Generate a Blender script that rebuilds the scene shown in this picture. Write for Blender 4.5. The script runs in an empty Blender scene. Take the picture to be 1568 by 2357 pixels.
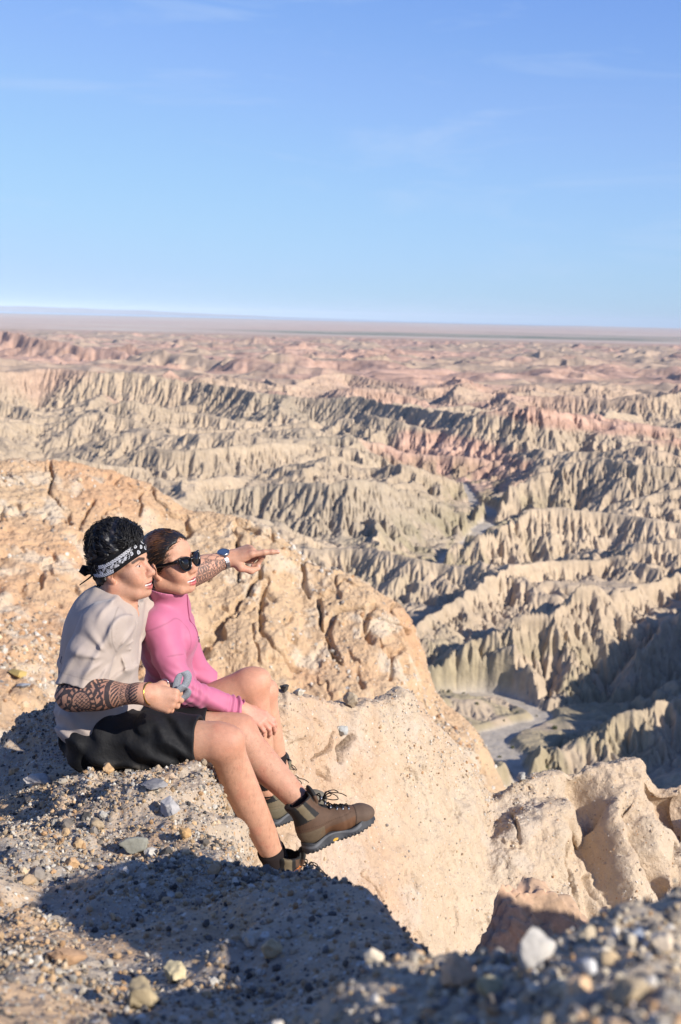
import bpy, math, random
import numpy as np
from mathutils import Vector, Matrix, Euler

SC = bpy.context.scene
COL = SC.collection
RNG = np.random.default_rng(7)
random.seed(7)
R = math.radians

# ------------------------------------------------------------------ camera
PITCH, ROLL, LENS = 8.65, 1.39, 45.0
cp, sp = math.cos(R(PITCH)), math.sin(R(PITCH))
cr, sr = math.cos(R(ROLL)), math.sin(R(ROLL))
FWD = np.array([0, cp, -sp])
UP0 = np.array([0, sp, cp])
RT0 = np.array([1.0, 0, 0])
RT = RT0 * cr + UP0 * sr
UPV = UP0 * cr - RT0 * sr
cam_data = bpy.data.cameras.new('camera')
cam = bpy.data.objects.new('camera', cam_data)
COL.objects.link(cam)
cam_data.sensor_fit = 'VERTICAL'
cam_data.sensor_height = 36.0
cam_data.lens = LENS
cam_data.clip_start = 0.05
cam_data.clip_end = 200000
cam_data.dof.use_dof = True
cam_data.dof.focus_distance = 4.0
cam_data.dof.aperture_fstop = 6.3
_m = Matrix.Identity(4)
for i in range(3):
    _m[i][0], _m[i][1], _m[i][2] = RT[i], UPV[i], -FWD[i]
cam.matrix_world = _m
SC.camera = cam
FPX = 2357.0 * LENS / 36.0


def U(px, py, y):
    """point of the place at world depth y seen at photo position (px,py) on a 1568x2357 print"""
    d = FWD + RT * ((px - 784.0) / FPX) - UPV * ((py - 1178.5) / FPX)
    return d * (y / d[1])


# ------------------------------------------------------------------ light
SUN_AZ = 126.0      # clockwise from +Y
SUN_EL = 27.0
sd = np.array([math.sin(R(SUN_AZ)) * math.cos(R(SUN_EL)), math.cos(R(SUN_AZ)) * math.cos(R(SUN_EL)), math.sin(R(SUN_EL))])
sun_data = bpy.data.lights.new('sun', 'SUN')
sun_data.energy = 5.0
sun_data.angle = R(0.53)
sun_data.color = (1.0, 0.94, 0.87)
sun = bpy.data.objects.new('sun', sun_data)
COL.objects.link(sun)
sun.rotation_euler = Vector(-sd).to_track_quat('-Z', 'Y').to_euler()

world = bpy.data.worlds.new('World')
SC.world = world
world.use_nodes = True
wn, wl = world.node_tree.nodes, world.node_tree.links
wn.clear()
w_out = wn.new('ShaderNodeOutputWorld')
w_bg = wn.new('ShaderNodeBackground')
w_sky = wn.new('ShaderNodeTexSky')
w_sky.sky_type = 'NISHITA'
w_sky.sun_disc = False
w_sky.sun_elevation = R(SUN_EL)
w_sky.sun_rotation = R(SUN_AZ)
w_sky.altitude = 400
w_sky.air_density = 1.0
w_sky.dust_density = 0.25
w_sky.ozone_density = 2.2
w_bg.inputs['Strength'].default_value = 0.089
# thin cirrus: noise over the direction of the sky, stretched along the horizon
w_tc = wn.new('ShaderNodeTexCoord')
w_map = wn.new('ShaderNodeMapping')
w_map.inputs['Scale'].default_value = (1.6, 1.6, 9.0)
w_map.inputs['Rotation'].default_value = (R(7), R(-9), 0)
w_noi = wn.new('ShaderNodeTexNoise')
w_noi.inputs['Scale'].default_value = 3.1
w_noi.inputs['Detail'].default_value = 7
w_noi.inputs['Roughness'].default_value = 0.62
w_noi.inputs['Distortion'].default_value = 0.7
w_rmp = wn.new('ShaderNodeMapRange')
w_rmp.inputs['From Min'].default_value = 0.55
w_rmp.inputs['From Max'].default_value = 0.86
w_rmp.inputs['To Min'].default_value = 0.0
w_rmp.inputs['To Max'].default_value = 0.42
w_mix = wn.new('ShaderNodeMix')
w_mix.data_type = 'RGBA'
w_mix.inputs[7].default_value = (0.60 / 0.13, 0.74 / 0.13, 0.98 / 0.13, 1)
w_sc1 = wn.new('ShaderNodeVectorMath')
w_sc1.operation = 'SCALE'
w_sc1.inputs['Scale'].default_value = 0.13
w_cur = wn.new('ShaderNodeRGBCurve')      # colour grade of the sky: deeper blue, less yellow at the horizon
for ch, pts in ((0, [(0.275, 0.228), (0.34, 0.285), (0.49, 0.35), (0.775, 0.425), (0.93, 0.445)]),
                (1, [(0.445, 0.425), (0.53, 0.49), (0.70, 0.59), (0.913, 0.667)]),
                (2, [(0.5, 0.75), (0.62, 0.855), (0.70, 0.90), (0.80, 0.955), (0.9, 0.97)])):
    cv = w_cur.mapping.curves[ch]
    cv.points[1].location = (1.0, pts[-1][1] + 0.012)
    for x_, y_ in pts:
        cv.points.new(x_, y_)
w_cur.mapping.extend = 'HORIZONTAL'
w_cur.mapping.update()
w_sc2 = wn.new('ShaderNodeVectorMath')
w_sc2.operation = 'SCALE'
w_sc2.inputs['Scale'].default_value = 1 / 0.13
wl.new(w_tc.outputs['Generated'], w_map.inputs['Vector'])
wl.new(w_map.outputs['Vector'], w_noi.inputs['Vector'])
wl.new(w_noi.outputs['Fac'], w_rmp.inputs['Value'])
wl.new(w_rmp.outputs['Result'], w_mix.inputs[0])
wl.new(w_sky.outputs['Color'], w_sc1.inputs[0])
wl.new(w_sc1.outputs['Vector'], w_cur.inputs['Color'])
wl.new(w_cur.outputs['Color'], w_sc2.inputs[0])
wl.new(w_sc2.outputs['Vector'], w_mix.inputs[6])
wl.new(w_mix.outputs[2], w_bg.inputs['Color'])
wl.new(w_bg.outputs['Background'], w_out.inputs['Surface'])

SC.view_settings.view_transform = 'Standard'
SC.view_settings.look = 'None'
SC.view_settings.exposure = 0.55
SC.view_settings.gamma = 1.0
SC.cycles.volume_bounces = 0
SC.cycles.max_bounces = 6


# ------------------------------------------------------------------ noise in numpy
def _h(ix, iy, iz, s):
    n = (ix.astype(np.int64) * 374761393 + iy.astype(np.int64) * 668265263 + iz * 2147483647 + s * 1274126177) & 0xFFFFFFFF
    n = ((n ^ (n >> 13)) * 1274126177) & 0xFFFFFFFF
    n = ((n ^ (n >> 16)) * 2246822519) & 0xFFFFFFFF
    return ((n ^ (n >> 15)) & 0xFFFFFF).astype(np.float32) / 16777215.0


def sst(a, b, x):
    t = np.clip((x - a) / (b - a), 0, 1)
    return t * t * (3 - 2 * t)


def vn2(x, y, s=0):
    ix, iy = np.floor(x), np.floor(y)
    fx, fy = (x - ix).astype(np.float32), (y - iy).astype(np.float32)
    fx = fx * fx * fx * (fx * (fx * 6 - 15) + 10)
    fy = fy * fy * fy * (fy * (fy * 6 - 15) + 10)
    ix, iy = ix.astype(np.int64), iy.astype(np.int64)
    a, b, c, d = _h(ix, iy, 0, s), _h(ix + 1, iy, 0, s), _h(ix, iy + 1, 0, s), _h(ix + 1, iy + 1, 0, s)
    return (a + (b - a) * fx) * (1 - fy) + (c + (d - c) * fx) * fy


def fbm2(x, y, o=5, s=0, g=0.5):
    r, a, t = 0, 1.0, 0
    for k in range(o):
        c, n = math.cos(k * 1.1), math.sin(k * 1.1)
        f = 2.03 ** k
        r = r + a * vn2((x * c - y * n) * f + 17.3 * k, (x * n + y * c) * f - 9.1 * k, s + k)
        t += a
        a *= g
    return r / t


def rid2(x, y, o=5, s=0, g=0.5):
    r, a, t = 0, 1.0, 0
    for k in range(o):
        c, n = math.cos(k * 1.1), math.sin(k * 1.1)
        f = 2.03 ** k
        v = 1 - np.abs(2 * vn2((x * c - y * n) * f + 17.3 * k, (x * n + y * c) * f - 9.1 * k, s + k) - 1)
        r = r + a * v * v
        t += a
        a *= g
    return r / t


def vn3(p, s=0):
    i = np.floor(p)
    f = (p - i).astype(np.float32)
    f = f * f * (3 - 2 * f)
    i = i.astype(np.int64)
    r = 0
    for dz in (0, 1):
        for dy in (0, 1):
            for dx in (0, 1):
                w = (f[..., 0] if dx else 1 - f[..., 0]) * (f[..., 1] if dy else 1 - f[..., 1]) * (f[..., 2] if dz else 1 - f[..., 2])
                r = r + w * _h(i[..., 0] + dx, i[..., 1] + dy, i[..., 2] + dz, s)
    return r


def fbm3(p, o=4, s=0, g=0.5):
    r, a, t = 0, 1.0, 0
    for k in range(o):
        r = r + a * vn3(p * 2.03 ** k + 5.7 * k, s + k)
        t += a
        a *= g
    return r / t


def erode(x, y, dx, dy, s=0):
    """stripes that run down the slope: (dx,dy) is the unit direction across the slope; cell size 1. Returns value -1..1"""
    ix, iy = np.floor(x), np.floor(y)
    fx, fy = (x - ix).astype(np.float32), (y - iy).astype(np.float32)
    ix, iy = ix.astype(np.int64), iy.astype(np.int64)
    va = np.zeros(x.shape, np.float32)
    wt = np.zeros(x.shape, np.float32)
    for i in (-2, -1, 0, 1):
        for j in (-2, -1, 0, 1):
            hx, hy = _h(ix - i, iy - j, 1, s) * 0.6, _h(ix - i, iy - j, 2, s) * 0.6
            px, py = fx + i - hx, fy + j - hy
            w = np.exp(-2.0 * (px * px + py * py))
            va += np.cos((px * dx + py * dy) * (2 * math.pi)) * w
            wt += w
    return va / wt


def lattice(X, Y, cell, seed, slope, lo, hi, length, ang, spread):
    """height of a net of short crest lines, one in each jittered cell: tents that meet in sharp valleys"""
    u, v = X / cell, Y / cell
    iu, iv = np.floor(u).astype(np.int64), np.floor(v).astype(np.int64)
    best = np.full(X.shape, -1e3, np.float32)
    for i in (-1, 0, 1):
        for j in (-1, 0, 1):
            a, b = iu + i, iv + j
            cx, cy = (a + 0.15 + 0.7 * _h(a, b, 1, seed)) * cell, (b + 0.15 + 0.7 * _h(a, b, 2, seed)) * cell
            th = ang + spread * (_h(a, b, 3, seed) - 0.5) * 2
            L_ = length * (0.5 + 0.5 * _h(a, b, 4, seed))
            cz = lo + (hi - lo) * _h(a, b, 5, seed)
            ct, sn = np.cos(th), np.sin(th)
            rx, ry = X - cx, Y - cy
            al, ac = rx * ct + ry * sn, -rx * sn + ry * ct
            t = np.clip(al, -L_, L_)
            d = np.hypot(al - t, ac)
            d = np.where(d < 0.06 * cell, d * d / (0.12 * cell), d - 0.03 * cell)
            best = np.maximum(best, cz - slope * d - 0.16 * np.abs(t + 0.3 * L_))
    return best


# ------------------------------------------------------------------ mesh helpers
def raw_mesh(name, V, F, smooth=True, col=None, uv=None):
    """V (n,3); F (m,4) or (m,3) int array; col (n,3) linear base colour"""
    me = bpy.data.meshes.new(name)
    V = np.ascontiguousarray(V, np.float32)
    F = np.ascontiguousarray(F, np.int32)
    n, k = F.shape
    me.vertices.add(len(V))
    me.vertices.foreach_set('co', V.ravel())
    me.loops.add(n * k)
    me.loops.foreach_set('vertex_index', F.ravel())
    me.polygons.add(n)
    me.polygons.foreach_set('loop_start', np.arange(0, n * k, k, dtype=np.int32))
    if smooth is not None:
        me.polygons.foreach_set('use_smooth', np.full(n, bool(smooth)))
    if col is not None:
        a = me.attributes.new('tint', 'FLOAT_COLOR', 'POINT')
        c = np.ones((len(V), 4), np.float32)
        c[:, :3] = col
        a.data.foreach_set('color', c.ravel())
    if uv is not None:
        a = me.uv_layers.new(name='UVMap')
        a.data.foreach_set('uv', np.ascontiguousarray(uv[F.ravel()], np.float32).ravel())
    me.update()
    me.validate()
    return me


def link(name, me, mat=None, parent=None):
    o = bpy.data.objects.new(name, me)
    COL.objects.link(o)
    if mat is not None:
        me.materials.clear()
        me.materials.append(mat)
    if parent is not None:
        o.parent = parent
    return o


def empty(name, loc=(0, 0, 0), parent=None):
    o = bpy.data.objects.new(name, None)
    COL.objects.link(o)
    o.location = loc
    o.empty_display_size = 0.1
    if parent is not None:
        o.parent = parent
    return o


def tag(o, label=None, cat=None, group=None, kind=None):
    for k, v in (('label', label), ('category', cat), ('group', group), ('kind', kind)):
        if v:
            o[k] = v
    return o


def grid_faces(nr, na, flip=False):
    i = np.arange(nr - 1)[:, None] * na + np.arange(na - 1)[None, :]
    a, b, c, d = i, i + 1, i + na + 1, i + na
    q = np.stack([a, b, c, d] if not flip else [a, d, c, b], -1)
    return q.reshape(-1, 4)


def S(r, g, b):
    """sRGB 0-255 -> linear"""
    c = np.array([r, g, b], float) / 255
    return 0.77 * np.where(c <= 0.04045, c / 12.92, ((c + 0.055) / 1.055) ** 2.4)      # as base colour: the picture is exposed 0.55 stops up


def lerp(a, b, t):
    t = np.asarray(t)[..., None]
    return a * (1 - t) + b * t


# ------------------------------------------------------------------ materials
def mat_tint(name, rough=0.85, spec=0.25, bump=(), speck=None, sheen=0, sss=0, mult=1.0, var=None):
    """base colour from the mesh's own colour attribute times fine procedural variation; bump = [(scale, strength, distance, detail)]"""
    m = bpy.data.materials.new(name)
    m.use_nodes = True
    nt = m.node_tree
    N, L = nt.nodes, nt.links
    bs = N['Principled BSDF']
    bs.inputs['Roughness'].default_value = rough
    bs.inputs['Specular IOR Level'].default_value = spec
    at = N.new('ShaderNodeAttribute')
    at.attribute_name = 'tint'
    out = at.outputs['Color']
    tc = N.new('ShaderNodeTexCoord')
    P = tc.outputs['Object']
    for (sc_, amt, det) in (var or ()):
        nz = N.new('ShaderNodeTexNoise')
        nz.inputs['Scale'].default_value = sc_
        nz.inputs['Detail'].default_value = det
        nz.inputs['Roughness'].default_value = 0.6
        L.new(P, nz.inputs['Vector'])
        mr = N.new('ShaderNodeMapRange')
        mr.inputs['From Min'].default_value = 0.3
        mr.inputs['From Max'].default_value = 0.7
        mr.inputs['To Min'].default_value = 1 - amt
        mr.inputs['To Max'].default_value = 1 + amt
        L.new(nz.outputs['Fac'], mr.inputs['Value'])
        mx = N.new('ShaderNodeVectorMath')
        mx.operation = 'SCALE'
        L.new(out, mx.inputs[0])
        L.new(mr.outputs['Result'], mx.inputs['Scale'])
        out = mx.outputs['Vector']
    if speck:
        for (sc_, thr, cols) in speck:
            vo = N.new('ShaderNodeTexVoronoi')
            vo.inputs['Scale'].default_value = sc_
            L.new(P, vo.inputs['Vector'])
            # only some cells are a stone, and only near the cell centre
            sepc = N.new('ShaderNodeSeparateColor')
            L.new(vo.outputs['Color'], sepc.inputs['Color'])
            lt = N.new('ShaderNodeMath')
            lt.operation = 'LESS_THAN'
            lt.inputs[1].default_value = thr
            L.new(sepc.outputs['Red'], lt.inputs[0])
            near = N.new('ShaderNodeMapRange')
            near.inputs['From Min'].default_value = 0.40
            near.inputs['From Max'].default_value = 0.30
            L.new(vo.outputs['Distance'], near.inputs['Value'])
            mu = N.new('ShaderNodeMath')
            mu.operation = 'MULTIPLY'
            L.new(lt.outputs[0], mu.inputs[0])
            L.new(near.outputs['Result'], mu.inputs[1])
            rp = N.new('ShaderNodeValToRGB')
            rp.color_ramp.interpolation = 'CONSTANT'
            els = rp.color_ramp.elements
            while len(els) > 1:
                els.remove(els[-1])
            for q, c in enumerate(cols):
                e = els[0] if q == 0 else els.new(q / len(cols))
                e.color = (*S(*c), 1)
            L.new(sepc.outputs['Green'], rp.inputs['Fac'])
            mx = N.new('ShaderNodeMix')
            mx.data_type = 'RGBA'
            L.new(mu.outputs[0], mx.inputs[0])
            L.new(out, mx.inputs[6])
            L.new(rp.outputs['Color'], mx.inputs[7])
            out = mx.outputs[2]
    L.new(out, bs.inputs['Base Color'])
    prev = None
    for (sc_, st, dist, det) in bump:
        nz = N.new('ShaderNodeTexNoise')
        nz.inputs['Scale'].default_value = sc_
        nz.inputs['Detail'].default_value = det
        nz.inputs['Roughness'].default_value = 0.6
        L.new(P, nz.inputs['Vector'])
        bp = N.new('ShaderNodeBump')
        bp.inputs['Strength'].default_value = st
        bp.inputs['Distance'].default_value = dist
        L.new(nz.outputs['Fac'], bp.inputs['Height'])
        if prev:
            L.new(prev, bp.inputs['Normal'])
        prev = bp.outputs['Normal']
    if prev:
        L.new(prev, bs.inputs['Normal'])
    if sheen:
        bs.inputs['Sheen Weight'].default_value = sheen
    if sss:
        bs.inputs['Subsurface Weight'].default_value = sss
        bs.inputs['Subsurface Radius'].default_value = (0.012, 0.005, 0.003)
        bs.inputs['Subsurface Scale'].default_value = 1.0
    return m


def mat_flat(name, col, rough=0.6, spec=0.3, metal=0, bump=None, var=0.0, vscale=60, alpha=None):
    m = bpy.data.materials.new(name)
    m.use_nodes = True
    N, L = m.node_tree.nodes, m.node_tree.links
    bs = N['Principled BSDF']
    bs.inputs['Base Color'].default_value = (*col, 1)
    bs.inputs['Roughness'].default_value = rough
    bs.inputs['Specular IOR Level'].default_value = spec
    bs.inputs['Metallic'].default_value = metal
    tc = N.new('ShaderNodeTexCoord')
    if var:
        nz = N.new('ShaderNodeTexNoise')
        nz.inputs['Scale'].default_value = vscale
        nz.inputs['Detail'].default_value = 4
        L.new(tc.outputs['Object'], nz.inputs['Vector'])
        rp = N.new('ShaderNodeValToRGB')
        rp.color_ramp.elements[0].position = 0.3
        rp.color_ramp.elements[1].position = 0.7
        rp.color_ramp.elements[0].color = (*(np.array(col) * (1 - var)), 1)
        rp.color_ramp.elements[1].color = (*np.minimum(np.array(col) * (1 + var), 1), 1)
        L.new(nz.outputs['Fac'], rp.inputs['Fac'])
        L.new(rp.outputs['Color'], bs.inputs['Base Color'])
    if bump:
        nz = N.new('ShaderNodeTexNoise')
        nz.inputs['Scale'].default_value = bump[0]
        nz.inputs['Detail'].default_value = 3
        L.new(tc.outputs['Object'], nz.inputs['Vector'])
        bp = N.new('ShaderNodeBump')
        bp.inputs['Strength'].default_value = bump[1]
        bp.inputs['Distance'].default_value = bump[2]
        L.new(nz.outputs['Fac'], bp.inputs['Height'])
        L.new(bp.outputs['Normal'], bs.inputs['Normal'])
    return m
# ================================================================== far and middle terrain
def Uz(px, py, z):
    d = FWD + RT * ((px - 784.0) / FPX) - UPV * ((py - 1178.5) / FPX)
    return d * (z / d[2])


def floor_z(y):
    y = np.asarray(y, float)
    return np.interp(y, [0, 200, 700, 1500, 3500, 9000, 15000, 30000, 60000], [-60, -62, -66, -78, -96, -122, -110, -98, -98])


def floor_hit(px, py):
    z = -62.0
    for _ in range(12):
        p = Uz(px, py, z)
        z = float(floor_z(min(p[1], 50000)))
    return Uz(px, py, z)


def crest_pt(px, pyc, pyb, s):
    b = floor_hit(px, pyb)
    d = FWD + RT * ((px - 784.0) / FPX) - UPV * ((pyc - 1178.5) / FPX)
    # z_b + s*(y-y_b) = y*d2/d1
    y = (b[2] - s * b[1]) / (d[2] / d[1] - s)
    return d * (y / d[1])


# crest lines read off the landscape: (px, crest, foot) on the print; slope of the flanks
RIDGES = [
    (0.85, [(1130, 1790, 1830), (1224, 1752, 1790), (1340, 1700, 1790), (1408, 1652, 1790), (1486, 1628, 1790), (1568, 1602, 1780), (1750, 1540, 1760)]),
    (0.8, [(1290, 1560, 1600), (1345, 1522, 1610), (1438, 1497, 1620), (1486, 1486, 1620), (1568, 1448, 1600), (1800, 1330, 1560)]),
    (0.95, [(1000, 1545, 1592), (1058, 1497, 1596), (1170, 1447, 1606), (1243, 1412, 1612), (1292, 1360, 1606), (1355, 1355, 1590), (1420, 1385, 1560), (1470, 1380, 1520), (1568, 1340, 1500), (1800, 1240, 1450)]),
    (0.8, [(900, 1500, 1560), (976, 1460, 1520), (1107, 1364, 1460), (1146, 1330, 1440), (1292, 1316, 1400), (1423, 1314, 1400), (1496, 1338, 1420), (1600, 1350, 1420), (1800, 1300, 1400)]),
    (0.6, [(640, 1270, 1330), (740, 1300, 1360), (805, 1290, 1380), (898, 1284, 1400), (966, 1323, 1420), (1060, 1340, 1390)]),
    (0.8, [(1065, 1275, 1320), (1110, 1250, 1330), (1195, 1190, 1322), (1340, 1198, 1318), (1413, 1211, 1315), (1486, 1216, 1330), (1600, 1240, 1340), (1800, 1230, 1330)]),
    (0.8, [(1120, 1175, 1200), (1219, 1115, 1195), (1300, 1090, 1200), (1379, 1070, 1205), (1428, 1090, 1215), (1568, 1102, 1225), (1800, 1110, 1220)]),
    (0.85, [(520, 1150, 1250), (632, 1132, 1255), (743, 1135, 1270), (798, 1120, 1275), (870, 1130, 1262), (950, 1150, 1248), (1040, 1190, 1235)]),
    (0.7, [(800, 1105, 1150), (880, 1100, 1165), (930, 1088, 1180), (990, 1105, 1172), (1060, 1135, 1165)]),
    (0.85, [(330, 1050, 1130), (420, 1062, 1140), (560, 1045, 1130), (660, 1040, 1120), (770, 1052, 1110), (850, 1080, 1110)]),
    (0.85, [(-250, 1000, 1055), (0, 990, 1050), (110, 978, 1050), (220, 988, 1055), (330, 995, 1050), (468, 1016, 1052), (600, 1005, 1050)]),
    (0.9, [(-250, 880, 985), (0, 876, 980), (110, 862, 975), (209, 877, 985), (286, 872, 985), (358, 883, 990), (440, 899, 992), (523, 905, 1000), (594, 926, 1010)]),
    (0.9, [(594, 926, 1008), (633, 927, 1010), (700, 934, 1014), (743, 938, 1018), (826, 928, 1024), (880, 950, 1034), (960, 958, 1050), (1050, 972, 1070), (1100, 962, 1082), (1200, 948, 1088), (1240, 950, 1096), (1300, 965, 1085), (1380, 985, 1080), (1480, 1000, 1085), (1568, 1010, 1085), (1800, 1010, 1085)]),
    (0.8, [(1200, 930, 985), (1330, 925, 990), (1420, 945, 995), (1500, 930, 1000), (1568, 918, 1000), (1800, 910, 990)]),
    (0.6, [(640, 915, 935), (720, 880, 930), (800, 870, 925), (860, 890, 930), (960, 900, 935), (1010, 920, 940)]),
    (0.5, [(-250, 800, 880), (0, 815, 870), (120, 845, 872), (260, 838, 868), (400, 850, 880), (470, 868, 895), (560, 860, 905), (640, 900, 925)]),
    (0.55, [(-200, 750, 830), (0, 755, 830), (60, 765, 835), (150, 790, 840), (270, 800, 845), (300, 818, 845), (420, 842, 860)]),
    (0.8, [(880, 885, 920), (950, 882, 925), (1000, 878, 925), (1040, 880, 930), (1110, 890, 930), (1200, 895, 930), (1290, 900, 935)]),
    (0.5, [(1060, 862, 892), (1120, 858, 895), (1250, 868, 895), (1360, 880, 905), (1568, 880, 910), (1800, 880, 900)]),
    (0.6, [(640, 835, 850), (715, 813, 850), (800, 840, 860)]),
]
WASH = [
    [(1180, 1835), (1204, 1775), (1141, 1727), (1117, 1703), (1175, 1678), (1243, 1659), (1248, 1644), (1204, 1618), (1146, 1600), (1024, 1594), (930, 1600)],
    [(960, 1350), (1000, 1318), (1024, 1289), (1088, 1250), (1097, 1226), (1117, 1211), (1141, 1182), (1097, 1163), (1078, 1153), (1060, 1112), (1010, 1106)],
]


def seg_dist(X, Y, P, zs=None):
    """distance to polyline P (n,2+) and value of zs at the closest point"""
    best = np.full(X.shape, 1e9, np.float32)
    zb = np.zeros(X.shape, np.float32)
    for i in range(len(P) - 1):
        a, b = P[i], P[i + 1]
        ex, ey = b[0] - a[0], b[1] - a[1]
        t = np.clip(((X - a[0]) * ex + (Y - a[1]) * ey) / (ex * ex + ey * ey + 1e-9), 0, 1)
        dd = np.hypot(X - a[0] - t * ex, Y - a[1] - t * ey)
        if zs is not None:
            zz = zs[i] + (zs[i + 1] - zs[i]) * t
            m = dd < best
            zb = np.where(m, zz, zb)
        best = np.minimum(best, dd)
    return best, zb


def densify(P, n=6):
    P = np.array(P, float)
    t = np.arange(len(P))
    tt = np.linspace(0, len(P) - 1, (len(P) - 1) * n + 1)
    Q = np.stack([np.interp(tt, t, P[:, k]) for k in range(P.shape[1])], 1)
    # soften the corners
    for _ in range(3):
        Q[1:-1] = 0.25 * Q[:-2] + 0.5 * Q[1:-1] + 0.25 * Q[2:]
    return Q


RP = []
for s_, pts in RIDGES:
    P = densify([crest_pt(a, b, c, s_) for a, b, c in pts], 3)
    RP.append((s_, P))
RP.append((1.1, densify([(60, 132, -44), (70, 152, -35), (83, 178, -27), (98, 205, -22), (120, 238, -22), (146, 272, -26), (182, 310, -24)], 3)))      # unseen high ridge added on the right, to throw shadow onto the visible slopes
WP = [densify([floor_hit(a, b) for a, b in w], 4) for w in WASH]
PINK = [(S(203, 160, 134), 12, 3)]


def base_height(X, Y):
    rr = np.hypot(X, Y)
    fz = floor_z(Y)
    wob = (fbm2(X / 40, Y / 40, 4, 3) - 0.5) * np.clip(rr / 30, 4, 40)
    wx, wy = X + wob * 0.35, Y + (fbm2(X / 35, Y / 35, 4, 9) - 0.5) * np.clip(rr / 30, 4, 40) * 0.35
    dw = np.full(X.shape, 1e9, np.float32)
    for P in WP:
        m_ = Y < P[:, 1].max() + 90
        if m_.any():
            dw[m_] = np.minimum(dw[m_], seg_dist(X[m_], Y[m_], P)[0])
    # low hills everywhere between the named ridges, lower near the washes
    sc_ = np.clip(rr / 900, 0.45, 6)
    w1, w2 = fbm2(X / 46, Y / 46, 4, 25) - 0.5, fbm2(X / 46, Y / 46, 4, 26) - 0.5
    hx, hy = X + 30 * w1, Y + 30 * w2
    big = lattice(hx, hy, 62, 211, 0.46, 12, 21, 44, 0.5, 1.1)
    fill = np.maximum(big, -1 + 0.10 * (big + 1)) * np.interp(rr, [100, 170, 260, 450, 700, 1200], [0.12, 0.22, 0.7, 0.95, 1.1, 1.1])
    fill = fill + 3.2 * (fbm2(X / 17, Y / 17, 4, 27) - 0.5)
    fill = (fill + 2) * np.interp(rr, [1100, 2500, 7000, 9500], [1, 0.9, 0.4, 0]) 
    fill = np.minimum(fill, np.interp(Y, [100, 175, 230], [0.10, 0.16, 0.5]) * np.maximum(dw - 3, 0) + np.interp(Y, [0, 100, 200, 300], [0.2, 0.4, 0.8, 1.0]))
    if rr.max() > 3000:
        fx_ = lattice(X + 110 * w1, Y + 110 * w2, 190, 213, 0.45, 18, 42, 130, 0.3, 1.2)
        fill = np.maximum(fill, (fx_ + fill * 0.35) * np.interp(rr, [1100, 1700, 5000, 8000], [0.0, 0.9, 0.8, 0]))
    H = fz + fill
    for s_, P in RP:
        reach = 75
        m_ = (wx > P[:, 0].min() - reach) & (wx < P[:, 0].max() + reach) & (wy > P[:, 1].min() - reach) & (wy < P[:, 1].max() + reach)
        if not m_.any():
            continue
        dd = np.full(X.shape, 1e4, np.float32)
        zb = np.zeros(X.shape, np.float32)
        dd[m_], zb[m_] = seg_dist(wx[m_], wy[m_], P, P[:, 2])
        L_ = np.where(dd < 2.0, dd * dd / 4 + 0.0, dd - 1.0)
        tent = zb + np.interp(rr, [120, 165, 215, 350, 700, 1000], [0.3, 1.2, 3.6, 4.5, 6.5, 7]) - s_ * 0.88 * L_ * np.interp(dd, [0, 30, 80], [1.0, 0.92, 0.8])
        k = 2.0
        h = np.clip(k - np.abs(H - tent), 0, None) / k
        H = np.maximum(H, tent) + h * h * k * 0.25
    return H, dw


def flood(H, out):
    """raise closed pits to their spill height, so that every cell drains to an outlet"""
    import heapq
    H = np.pad(H, 1, mode='edge')
    out = np.pad(out, 1)
    n, m = H.shape
    h = H.ravel().tolist()
    wall = np.zeros((n, m), bool)
    wall[0], wall[-1], wall[:, 0], wall[:, -1] = True, True, True, True
    done = wall.ravel().tolist()
    hp = []
    for k in np.flatnonzero(out.ravel()).tolist():
        done[k] = True
        hp.append((h[k], k))
    heapq.heapify(hp)
    pop, push = heapq.heappop, heapq.heappush
    nb = (-1, 1, -m, m, -m - 1, -m + 1, m - 1, m + 1)
    while hp:
        z, k = pop(hp)
        z += 1e-3
        for d in nb:
            q = k + d
            if not done[q]:
                done[q] = True
                if h[q] < z:
                    h[q] = z
                push(hp, (h[q], q))
    return np.array(h, np.float64).reshape(n, m)[1:-1, 1:-1]


def rivers(H, out, cell, its, kdt, mexp, smax):
    """stream-power erosion on a regular grid with slope limit: cuts branching gullies into H"""
    n, m = H.shape
    edge = np.zeros(H.shape, bool)
    edge[0], edge[-1], edge[:, 0], edge[:, -1] = True, True, True, True
    out = out | edge
    D8 = [(0, 1), (0, -1), (1, 0), (-1, 0), (1, 1), (1, -1), (-1, 1), (-1, -1)]
    idx = np.arange(n * m).reshape(n, m)
    for it in range(its):
        if it % 4 == 0:
            fillz = flood(H, out) - H          # used for the routing only: the sills of closed pits get cut through
        W = H + fillz * (0.999 ** (it % 4))
        best = np.zeros((n, m))
        rc = idx.copy()
        dd = np.ones((n, m))
        for dy, dx in D8:
            L_ = cell * math.hypot(dy, dx)
            Hn = np.roll(W, (-dy, -dx), (0, 1))
            s_ = (W - Hn) / L_
            mk = s_ > best
            best[mk] = s_[mk]
            rc[mk] = np.roll(idx, (-dy, -dx), (0, 1))[mk]
            dd[mk] = L_
        rc[out] = idx[out]
        r_ = rc.ravel()
        selfr = r_ == idx.ravel()
        A = np.ones(n * m)
        for _ in range(110 if it else 160):
            A = 1 + np.bincount(r_, weights=np.where(selfr, 0, A), minlength=n * m)
        F = kdt * (A.reshape(n, m) * cell * cell) ** mexp / dd
        dh = F / (1 + F) * np.maximum(H - H.ravel()[rc], 0)
        H = np.where(out, H, H - dh)
        for _ in range(3):
            for dy, dx in D8:
                lim = np.roll(H, (-dy, -dx), (0, 1)) + smax * cell * math.hypot(dy, dx)
                H = np.where(out, H, np.minimum(H, 0.5 * H + 0.5 * np.minimum(H, lim)))
    return H


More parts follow.
